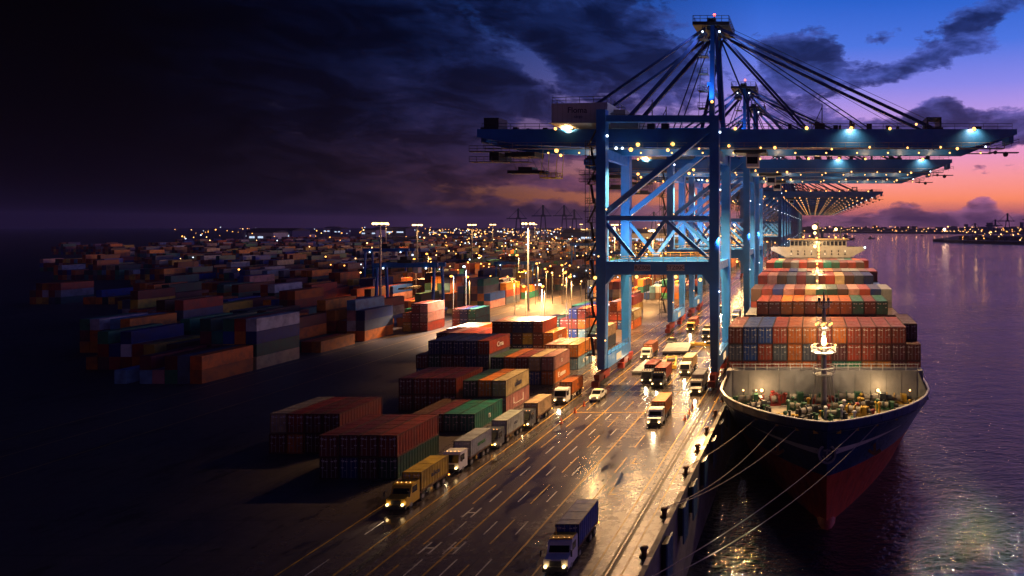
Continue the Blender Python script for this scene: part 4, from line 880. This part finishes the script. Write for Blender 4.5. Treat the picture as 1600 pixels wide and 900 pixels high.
# ------------------------------------------------------------------ yard containers near the lane
YB = [ # name, x of right face, y front, per column (from the lane outward) list of colours bottom->top
    ('red and green near block', -53.6, 82.6, [['dark green','rust red'],['dark brown','brown red'],['navy blue','maroon'],['dark brown','brown red']]),
    ('low green block', -53.6, 101.5, [['teal green'],['teal green'],['maroon'],['dark brown']]),
    ('tan-topped block', -53.4, 111.5, [['dusty pink','tan'],['slate grey','bright orange'],['dark green','dark green']]),
    ('low red block', -63.0, 113, [['maroon','rust red'],['rust red','rust red'],['brown red','rust red'],['brown red','maroon']]),
    ('tall navy block', -67.5, 133.5, [['blue','slate grey','rust red'],['navy blue','navy blue','navy blue'],['navy blue','maroon','navy blue'],['dusty pink','brown red','navy blue'],['navy blue','dark green','navy blue'],['blue','brown red']]),
    ('orange-sided block', -53.2, 131, [['orange','dusty pink'],['blue','tan'],['navy blue','brown red'],['dark brown','orange'],['dark green','dark green']]),
    ('orange and light blue block', -53.0, 144.5, [['light blue','bright orange'],['blue','dusty pink'],['brown red','rust red']]),
    ('tallest mixed block', -65.0, 160, [['bright orange','orange'],['rust red','brown red','rust red'],['blue','yellow','navy blue'],['navy blue','brown red','navy blue'],['dark green','blue','brown red'],['blue','teal green','brown red']]),
    ('block inland of the landside leg', -65.2, 184, [['light blue','orange','rust red'],['blue','brown red','navy blue'],['bright orange','brown red'],['navy blue','dark green'],['brown red','navy blue']]),
    ('pale low block', -54.5, 168, [['slate grey','tan'],['brown red']]),
    ('pink-topped low block', -84, 160, [['rust red','rust red'],['rust red','rust red'],['brown red','dusty pink'],['rust red','maroon']]),
    ('block behind the crane stairs', -56, 200, [['orange','tan'],['blue','rust red'],['rust red','rust red','orange']]),
    ('teal block far inland', -108, 205, [['teal green','teal green'],['blue','navy blue'],['rust red','maroon']]),
    ('tall dusty pink block inland', -118, 196, [['rust red','dusty pink','dusty pink'],['brown red','maroon','rust red'],['yellow','orange']]),
    ('unlit inland block', -68, 92, [['rust red','brown red'],['dark brown','brown red'],['orange','rust red'],['brown red','tan']]),
]
side_text = {(0,0,1): None}
for bi, (bn, xr, yf, cols) in enumerate(YB):
    for ci, st in enumerate(cols):
        for ti, cn in enumerate(st):
            lvl = 'only box' if len(st) == 1 else ('top box' if ti == len(st) - 1 else ['bottom box', 'second box', 'third box'][ti])
            c = container((xr - 1.23 - ci * 2.56, yf + rnd.uniform(-.12, .12), ti * (CH + .02)), cn, f'{cn} container, {lvl}, {ORD[ci]} column from the lane, {bn}', 9.12, 2 if yf < 150 else 1, 'containers stacked in the yard')
            if ci == 0 and yf < 165:
                w = {(4,2): 'Cma', (4,1): '1o', (4,0): 'ls', (5,0): 'E uuun', (5,1): 's', (6,0): 'ATW', (2,1): 'ulian', (2,0): 'L____J', (1,0): 'n', (7,0): 'us', (7,1): 'o x'}.get((bi, ti))
                if w: text('lettering', w, 1.5, LET if (bi, ti) != (2, 1) else LETD, c, (1.26, 4.6, 1.45), (R(90), 0, R(90)))
            if bi == 4 and ci == 1 and ti == 2: text('lettering', 'Zume', 1.7, LET, c, (1.26, 4., 1.4), (R(90), 0, R(90)))

# ------------------------------------------------------------------ far container field (uncountable)
def field_mat():
    m = bpy.data.materials.new('far_containers'); m.use_nodes = True; t = m.node_tree; k = N(t); b = t.nodes['Principled BSDF']
    at = t.nodes.new('ShaderNodeAttribute'); at.attribute_name = 'box_colour'; co = t.nodes.new('ShaderNodeTexCoord').outputs['Object']
    t.links.new(k.mix(k.rng(k.noise(co, .5, 5), .4, .7, 0, .5), at.outputs['Color'], (.04, .03, .03)), b.inputs['Base Color']); b.inputs['Roughness'].default_value = .55; return m
fb = MB(); fcol = []
names = list(PAL); wts = [5 if 'r' in n_ and ('red' in n_) else (4 if 'orange' in n_ else 2) for n_ in names]
frnd = random.Random(3)
def field(x0, x1, y0, y1):
    y = y0
    while y < y1:
        x = x1; lim_ = frnd.uniform(.78, 1.2)
        while x > x0:
            if x < -lim_ * y: break
            if frnd.random() < .10: x -= frnd.choice((8, 12)); continue
            ncol = frnd.randint(3, 8)
            base = frnd.choice((1, 2, 3, 3))
            for c in range(ncol):
                h = max(0, min(4, base + frnd.choice((-1, 0, 0, 1))))
                for t in range(h):
                    col = jit(PAL[frnd.choices(names, wts)[0]], .3); o = len(fb.f)
                    fb.box(x - 2.44, x, y, y + 12.1, t * 2.88 + .02, t * 2.88 + 2.86); fcol.extend([col] * 6)
                x -= 2.6
            x -= frnd.choice((.6, 3, 5, 9))
        y += frnd.choice((12.7, 12.7, 13, 24, 19))
field(-210, -126, 104, 131); field(-330, -126, 132, 176); field(-84, -60, 214, 262); field(-104, -90, 184, 205)
field(-330, -126, 180, 222); field(-420, -126, 250, 276); field(-420, -165, 226, 249)
field(-100, -56, 280, 335); field(-500, -126, 282, 335); field(-100, -58, 346, 405); field(-560, -126, 346, 405); field(-100, -56, 420, 540); field(-700, -128, 420, 540)
field(-860, -56, 560, 640); field(-900, -60, 690, 790); field(-900, -60, 840, 930); field(-900, -60, 1000, 1100)
o = fb.mesh('container_field', field_mat()); ca = o.color_attributes.new('box_colour', 'FLOAT_COLOR', 'CORNER')
buf = []
for c in fcol: buf += [*c, 1.] * 4
ca.data.foreach_set('color', buf)
fo = bpy.data.objects.new('container_field', o); COL.objects.link(fo); tag(fo, 'mass of stacked containers of all colours filling the yard beyond the near blocks', 'containers', kind='stuff')
print('field boxes', len(fcol) // 6, 'containers', NCONT[0])

# ------------------------------------------------------------------ yard gantries (RTG)
def make_rtg():
    r = empty('yard_gantry'); P_ = lambda name, b, m=BLUEP, par=r: b.build(name, m, par)
    for x in (-12, 12):
        for y in (-4, 4): P_('leg', MB().bar((x, y, 1.8), (x, y * .7, 21), .8, .9, up=(0,1,0)))
        b = MB(); b.box(x - .6, x + .6, -6, 6, 1.5, 2.6); P_('sill_beam', b)
        for y in (-5, -3.4, 3.4, 5): b = MB(); b.tube((x - .35, y, .75), (x + .35, y, .75), .75, 12); P_('wheel', b, BLACK)
    for y in (-2.8, 2.8): b = MB(); b.box(-13.5, 13.5, y - .55, y + .55, 20.5, 22.3); P_('girder', b)
    b = MB(); b.box(-4, 2, -2.2, 2.2, 22.3, 23.6); b.box(-3, 0, -2, 2, 23.6, 25); P_('trolley', b, STEEL)
    b = MB(); b.box(2.2, 4.2, -1.2, 1.2, 18, 20.4); P_('operator_cab', b, WHITEP)
    b = MB(); b.rail([(-13.5, -3.4, 22.3), (13.5, -3.4, 22.3)], 1.1, .08, 3); P_('railing', b, STEEL)
    for x in (-9, 9): b = MB(); b.ball((x, -3.7, 20.2), .35); P_('floodlight', b, LC)
    b = MB(); 
    for x in (-1.5, 1.5): b.tube((x, 0, 20.5), (x, 0, 12), .05, 4)
    b.box(-1.3, 1.3, -6, 6, 11.4, 12); P_('spreader', b, YELP)
    return r
g0 = make_rtg(); gt = tree(g0)
for i, (x, y, s, rz, lab) in enumerate([(-146, 232, .85, 0, 'large blue yard gantry standing over dark stacks beside a tall light pole'), (-137, 296, .7, 0, 'blue yard gantry nearest behind the pink block, lit from below'), (-112, 352, .8, 0, 'blue yard gantry beside the bright light mast in the middle of the yard'),
        (-84, 330, .75, 0, 'small blue yard gantry just inland of the crane stairs'), (-225, 340, .9, 0, 'dim blue yard gantry far inland among the stacks'), (-150, 430, .9, 0, 'blue yard gantry in the far yard between two light masts'), (-92, 440, .9, 0, 'far blue yard gantry seen beside the landside crane leg')]):
    o = g0 if i == 0 else copy_tree(gt); o.location = (x, y, 0); o.scale = (s, s, s); o.rotation_euler = (0, 0, rz); tag(o, lab, 'gantry crane', 'yard gantries among the stacks')

# high light masts
def make_pole():
    r = empty('light_mast'); MB().tube((0,0,0),(0,0,33.2),.45,10,.22).build('pole', CBAR, r)
    b = MB(); b.tube((0,0,32.6),(0,0,32.9),1.9,12); b.rail([(1.8*math.cos(a*math.pi/4), 1.8*math.sin(a*math.pi/4), 32.9) for a in range(9)], .9, .05, 2); h = b.build('head_ring', STEEL, r)
    for k in range(8):
        a = k * math.pi / 4; b = MB(); b.ball((2*math.cos(a), 2*math.sin(a), 33.1), .5, 8, 6, .8); b.build('lamp_head', emis('mast_glow', (1., .55, .2), 8), h)
    return r
p0 = make_pole(); pt = tree(p0)
POLES = [(-108.5, 244, 'tall light mast with bright ring head standing in the open yard left of the cranes', 1.0), (-150, 222, 'tall light mast beside the large blue yard gantry', 1.0), (-207, 335, 'light mast with small cool head far inland between the gantries', .98), (-205, 385, 'light mast in the middle distance between the two brightest masts', .98),
         (-130, 420, 'far light mast behind the bright one', .98), (-90, 520, 'far light mast close to the line of cranes', .98), (-260, 520, 'far light mast over the dim stacks', .98), (-190, 640, 'very far light mast in the lit middle of the yard', .98), (-400, 600, 'very far light mast at the dark side of the yard', .98), (-75, 300, 'light mast just behind the nearest crane stairs', .9),
         (-160, 800, 'very far light mast, first of six on the horizon from the crane line', .98), (-330, 760, 'very far light mast, sixth of six on the horizon from the crane line', .98), (-110, 900, 'very far light mast, second of six on the horizon from the crane line', .98), (-240, 1000, 'very far light mast, third of six on the horizon from the crane line', .98), (-380, 1050, 'very far light mast, fifth of six on the horizon from the crane line', .98), (-200, 1250, 'very far light mast, fourth of six on the horizon from the crane line', .98)]
for i, (x, y, lab, s) in enumerate(POLES):
    o = p0 if i == 0 else copy_tree(pt); o.location = (x, y, 0); o.scale = (s, s, s); tag(o, lab, 'light mast', 'high light masts in the yard')
    e = 1.6e5 if x > -160 else (.35e5 if x > -215 else .5e5)
    if y > 700 and x > -250: lamp('POINT', (x, y - 4, 30), 5e5, SOD, 2.)
    if i == 1: e = .12e5
    if e > 2e4: lamp('SPOT', (x, y - 2.5, 31.), e * 3.0 * (1 if y < 400 else 1.5), (1., .54, .2), 1.2, (x + (14 if x > -140 else 34), y + 6, 0), 132 if x > -140 else 100, .9)
yr = random.Random(21)
for k in range(29):
    y = 170 + 420 * yr.random() ** 1.3; x = -62 - yr.random() ** 1.3 * y * .40; h = yr.choice((13, 16, 19)); c_ = yr.choice((0, 0, 1, 0))
    b = MB(); b.tube((0, 0, 0), (0, 0, h), .1, 6); b.bar((0, 0, h), (0, -1.2, h + .2), .1, .1); b.cur = 1; b.ball((0, -1.3, h + .05), .34 + y * .0006, 8, 5, .7)
    o = b.build('street_lamp', [CBAR, (LY, LC)[c_]], None, (x, y, 0)); tag(o, f'{("amber", "cool white")[c_]} lamp on a low post among the stacks, {HORD[k]} in the lit yard', 'street lamp', 'low lamp posts in the yard')
    lamp('SPOT', (x, y - 1.3, h - .5), 2.8e4 * (1 + y / 300), (SOD, COOL)[c_], .4, (x + 1, y - 4, 0), 132, .5)

# far lamp posts: hundreds
fp = MB(); frnd2 = random.Random(11)
lampposts = []
for k in range(2100):
    t = frnd2.random(); y = 260 + 2400 * t ** 1.25; lim = -60 - .0 * y
    u = frnd2.random() ** 1.5; x = lim - u * y * 1.05
    if x < -y * .60 and frnd2.random() < .8 or x < -y * 1.0: continue
    h = frnd2.choice((6, 8, 9, 10, 12, 14, 20)); r = .18 + y * .00048 * frnd2.choice((.5, .8, 1, 1.6))
    fp.cur = 2; fp.tube((x, y, 0), (x, y, h), .12, 4); fp.cur = frnd2.choice((0, 0, 0, 1, 3)); fp.ball((x, y, h), r, 6, 4)
o = fp.build('yard_lamp_posts', [emis('far_amber', (1., .40, .08), 5), emis('far_white', (.7, .82, 1.), 3), STEEL, emis('far_warm', (1., .52, .18), 7)]); tag(o, 'hundreds of small lamp posts glowing across the distant yard', 'lamp posts', kind='stuff')
# distant sheds and low skyline behind the yard
sk = random.Random(5)
for i in range(26):
    y = sk.uniform(900, 2300); x = -70 - sk.random() * y * .84; w = sk.uniform(30, 110); h = sk.uniform(8, 26)
    r = empty('warehouse', (x, y, 0)); b = MB(); b.box(-w/2, w/2, 0, 40, 0, h * .8); b.build('wall', WHITEP if i % 3 else BLUE_D, r)
    b = MB(); b.poly([(-w/2-1,-1,h*.8),(w/2+1,-1,h*.8),(w/2+1,41,h*.8),(-w/2-1,41,h*.8),(-w/2-1,20,h),(w/2+1,20,h)], [(0,1,5,4),(2,3,4,5),(0,4,3),(1,2,5),(3,2,1,0)]); b.build('roof', STEEL, r)
    for k in range(3):
        xx = -w/2 + w*(k+.5)/3; b = MB(); b.box(xx-w*.1, xx+w*.1, -.25, -.05, h*.35, h*.5); b.build('window', emis('shed_window', (.6,.75,1.), 1.2) if k != i % 3 else GLASS, r)
    tag(r, f'low distant warehouse with pitched roof, {HORD[i]} along the horizon', 'warehouse', 'distant warehouses on the horizon')

# ------------------------------------------------------------------ far shores
LAND = mat('far_land', (.03, .035, .035), .9, 0, .3, .01)
def land(name, pts, h):
    b = MB(); k = len(pts); b.poly([(x, y, WZ - 1) for x, y in pts] + [(x, y, WZ + h) for x, y in pts], [tuple(range(k, 2*k))] + [(i, (i+1) % k, (i+1) % k + k, i + k) for i in range(k)])
    tag(b.build(name, LAND), kind='structure')
land('headland', [(300, 1600), (345, 1470), (470, 1330), (700, 1180), (3000, 1100), (3000, 2600), (520, 2200)], 6)
land('far_shore', [(-1200, 3300), (120, 3300), (260, 3050), (700, 2850), (1400, 2700), (4000, 2700), (4000, 5200), (-1200, 5200)], 7)
# tree belt / low buildings on far shore as one mass
b = MB(); 
for k in range(330):
    x = -100 + k * 6.2 + sk.uniform(-3, 3); y = 3310 - max(0, (x - 120)) * .42 + 60; h = sk.uniform(6, 26) * (1 if sk.random() < .9 else 1.8); w = sk.uniform(5, 18)
    b.box(x - w, x + w, y, y + 20, WZ + 6, WZ + 7 + h)
tag(b.build('far_shore_town', LAND), 'dark low line of trees and buildings along the far shore', 'far shore', kind='stuff')
fp = MB()
for k in range(170):
    x = -60 + sk.random() ** .8 * 1500; y = 3290 - max(0, (x - 120)) * .42; z = WZ + 8 + sk.random() ** 2 * 24; fp.cur = sk.choice((0, 0, 1, 1)); fp.ball((x, y + 20, z), sk.uniform(.8, 2.4), 6, 4); fp.cur = 2; fp.box(x-.3, x+.3, y+20, y+21, WZ+6, z)
for k in range(150):
    x = 340 + sk.random() * 700; y = 1500 - (x - 340) * .62; y = max(y, 1195) + sk.random() * 60; z = WZ + 7 + sk.random() ** 1.5 * 18; fp.cur = sk.choice((0, 1, 1)); fp.ball((x, y, z), sk.uniform(.5, 1.3), 6, 4); fp.cur = 2; fp.box(x-.2, x+.2, y, y+1, WZ+5, z)
tag(fp.build('far_shore_lamps', [emis('far_amber', (1., .40, .08), 5), emis('far_warm', (1., .52, .18), 7), STEEL]), 'scattered lamps along the far shore and headland', 'lamps', kind='stuff')
b = MB(); b.tube((0,0,0),(0,0,25),.5,8,.3); b.cur = 1; b.ball((0,0,26),2.4,10,6)
o = b.build('beacon_light', [CBAR, emis('beacon', (1., .6, .34), 130)], None, (312, 1515, WZ+5)); tag(o, 'very bright lamp on a post at the tip of the headland', 'beacon')
for x, y, z in ((505, 1335, 12), (620, 1290, 14), (575, 1300, 20)):
    b = MB(); b.tube((0,0,0),(0,0,z),.4,8); b.cur = 1; b.ball((0,0,z+1),1.5,8,6); o = b.build('shore_lamp', [CBAR, emis('shore_glow', (1., .66, .4), 36)], None, (x, y, WZ+5)); tag(o, {505:'bright warm lamp on the headland nearest its tip',620:'bright warm lamp on the headland close to the frame edge',575:'tallest bright lamp between the headland cranes'}[x], 'lamp')
# headland cranes and silhouettes
def hcrane(x, y, h, lab, name='harbour_crane'):
    r = empty(name, (x, y, WZ + 6)); b = MB()
    for s in (-1, 1): b.bar((s*7, 0, 0), (s*3, 0, h*.75), 1.6, 1.6)
    b.build('leg', BLUE_D, r); b = MB(); b.bar((0, 0, h*.7), (0, 0, h), 3.4, 2.4); b.build('mast', BLUE_D, r); b = MB(); b.bar((-22, 0, h*.72), (16, 0, h*.72), 1.6, 1.8); b.build('boom', BLUE_D, r)
    b = MB(); b.bar((0, 0, h), (14, 0, h*.73), .6, .6); b.bar((0, 0, h), (-18, 0, h*.73), .6, .6); b.build('stay', BLUE_D, r); tag(r, lab, 'crane', 'distant cranes')
for i, (x, y, h) in enumerate([(405, 1420, 48), (432, 1420, 62), (480, 1400, 66), (510, 1400, 50), (540, 1400, 68), (572, 1400, 76), (600, 1400, 84), (640, 1400, 66), (365, 1440, 40)]):
    hcrane(x, y, h, f'dark harbour crane silhouette on the headland, {ORD[i]} in the row from its tip')
for i in range(9):
    x = -640 + i * 34 + sk.uniform(-10, 10); hcrane(x + 80, 1250 + sk.uniform(-60, 60), sk.uniform(62, 92), f'thin distant crane on the yard horizon, {ORD[i]} in its row from the dark side')
b = MB()
for k in range(60):
    x = 360 + k * 9; y = 1530 - (x - 360) * .5; w = sk.uniform(3, 10); h = sk.uniform(3, 12); b.box(x - w, x + w, y + 10, y + 30, WZ + 5, WZ + 6 + h)
tag(b.build('headland_sheds', LAND), 'dark mass of low sheds and stacks along the headland', 'sheds', kind='stuff')
# boats
def boat(x, y, s, lab, rz=0.):
    r = empty('boat', (x, y, WZ), rz); r.scale = (s, s, s); b = MB(); b.poly([(-6,-2,0),(5,-2,0),(9,0,.2),(5,2,0),(-6,2,0),(-6.3,-2.5,1.8),(5.5,-2.5,2),(10,0,2.8),(5.5,2.5,2),(-6.3,2.5,1.8)], [(4,3,2,1,0),(5,6,7,8,9),(0,1,6,5),(1,2,7,6),(2,3,8,7),(3,4,9,8),(4,0,5,9)]); b.build('hull', STEEL, r)
    b = MB(); b.box(-3, 2, -1.5, 1.5, 1.9, 4.6); b.box(-2, 1, -1.2, 1.2, 4.6, 6); b.build('cabin', BLUE_D, r); MB().tube((0,0,6),(0,0,9.5),.15,5).build('mast', STEEL, r); b = MB(); b.ball((1.5,0,6.6),.35); b.build('lamp', LW, r); tag(r, lab, 'boat')
boat(172, 1900, 1.3, 'small dark boat by itself in the open channel'); boat(90, 1750, 2.6, 'longer dark vessel behind the ship bridge'); boat(400, 2350, .9, 'tiny boat far out in front of the distant shore'); boat(118, 2200, 1.2, 'small dark boat between the longer vessel and the open channel')

# ------------------------------------------------------------------ light sources of the place, and beams added for water glitter
for i, y in enumerate(CY[:7]):
    k = 1.0 if i else 1.0
    for x in (-38, -30, -22):
        lamp('SPOT', (x, y - 5.6, 48.2), 1.5e5 * k, (1., .56, .22), .5, (x + rnd.uniform(-2, 2), y - 10, 0), 110, .8)
        if i == 0: lamp('SPOT', (x, y - 5.6, 48.), 9e4, (1., .54, .24), .5, (x + 3, 100, 0), 58, 1.)
    for x, p_ in ((LX - 1.1, 4.5e3 if i == 0 else 9e3), (-36, 4e3 if i == 0 else 1e4), (-28, 4e3 if i == 0 else 1e4), (-23, 3e3)): lamp('SPOT', (x, y + YF - 1.9, 21.9), p_, (1., .58, .25), .4, (x + 10, y - 50, 0), 116, .8)
    if i < 3:
        lamp('SPOT', (-52, y - 5, 52.6), 6000, WARM, .3, (-52, y - 2, 60), 150, .6)
        for x in (8., 34.): lamp('SPOT', (x, y - 5.6, 53.5), 2000, (1., .6, .3), .2, (x, y - 3.6, 50.5), 140, .8)
        for x in (-51, -37.2, -29.8, -18, -8, 12, 20, 27): lamp('SPOT', (x, y - 1.9, 49.3), 700, (1., .62, .3), .15, (x, y + 2.6, 49.0), 130, .8)
        for q in (1, -1): lamp('SPOT', (-21.6 + q * 1.8, y - 5.6, 73.8), 4500, (.6, .65, 1.), .2, (-21.6 + q * 9, y - 3.4, 68.5), 75, .9)
        lamp('SPOT', (-21, y - 10, 57.), 9e3, BLUE, .3, (-21.5, y - 4, 75), 60, .7)
        lamp('SPOT', (-38, y - 2, 27), 1.2e4, (.75, .88, 1.), .4, (-40, y + 8.5, 40), 130, .8)
        lamp('SPOT', (-19, y - 10, 30), 5e3, (.5, .75, 1.), .3, (-20, y + 7, 18), 90, .8)
for x in (0, 14, 28):                                       # boom lamps over the ship
    for i, y in enumerate((140.5, 188, 228)): lamp('SPOT', (x, y - 4, 48.4), 4.2e4, WARM, .4, (x * .6, y - 6, 12), 115, .7)
lamp('SPOT', (43, 199, 48.8), 1.7e5, (1., .80, .86), .3, (23.5, 84., -11), 11, 1.)     # narrow beam added at the second crane's boom tip, shaped for water glitter
lamp('SPOT', (-23, 130.2, 21.3), 2.6e5, (1., .56, .2), .3, (-9.5, 76, -11), 13, 1.)   # extra narrow beam added at the nearest portal to put glints on the water
lamp('SPOT', (mx, my - .8, 15.0), 2500, (1., .72, .4), .4, (mx, 106, 7.), 165, .5)
for s_ in (-1, 1): lamp('SPOT', (mx + s_ * 2, my + .5, 14.4), 1500, (1., .7, .38), .3, (mx + s_ * 8, my + 4, 4), 130, .8); lamp('SPOT', (mx + s_ * 2, my + 1.2, 17.6), 3500, (1., .66, .34), .3, (mx + s_ * 8, my + 22, 13), 110, .8)
lamp('SPOT', (mx, my - 1.8, 17.5), 9000, (1., .68, .38), .3, (mx, 97, 4), 140, .9)
for x in (-10.3, 8.6): lamp('POINT', (SX + x, 102.6, DZ + 1.8), 500, (1., .62, .28), .15)
lamp('POINT', (SX - .9, 161, 22.5), 3500, WARM, .4); lamp('POINT', (SX, 223, 26.5), 2500, WARM, .5); lamp('POINT', (SX - 1, BY - 5, 32), 2500, WARM, .6); lamp('POINT', (SX, 193, 25.), 3000, WARM, .5)

# ------------------------------------------------------------------ haze
b = MB(); b.box(-6500, 9500, -260, 9800, -16, 130)
hm = bpy.data.materials.new('haze'); hm.use_nodes = True; t = hm.node_tree; t.nodes.clear()
v = t.nodes.new('ShaderNodeVolumePrincipled'); v.inputs['Color'].default_value = (.62, .62, .95, 1); v.inputs['Density'].default_value = .0001; v.inputs['Anisotropy'].default_value = .2
o_ = t.nodes.new('ShaderNodeOutputMaterial'); t.links.new(v.outputs[0], o_.inputs['Volume'])
tag(b.build('haze', hm), kind='stuff')
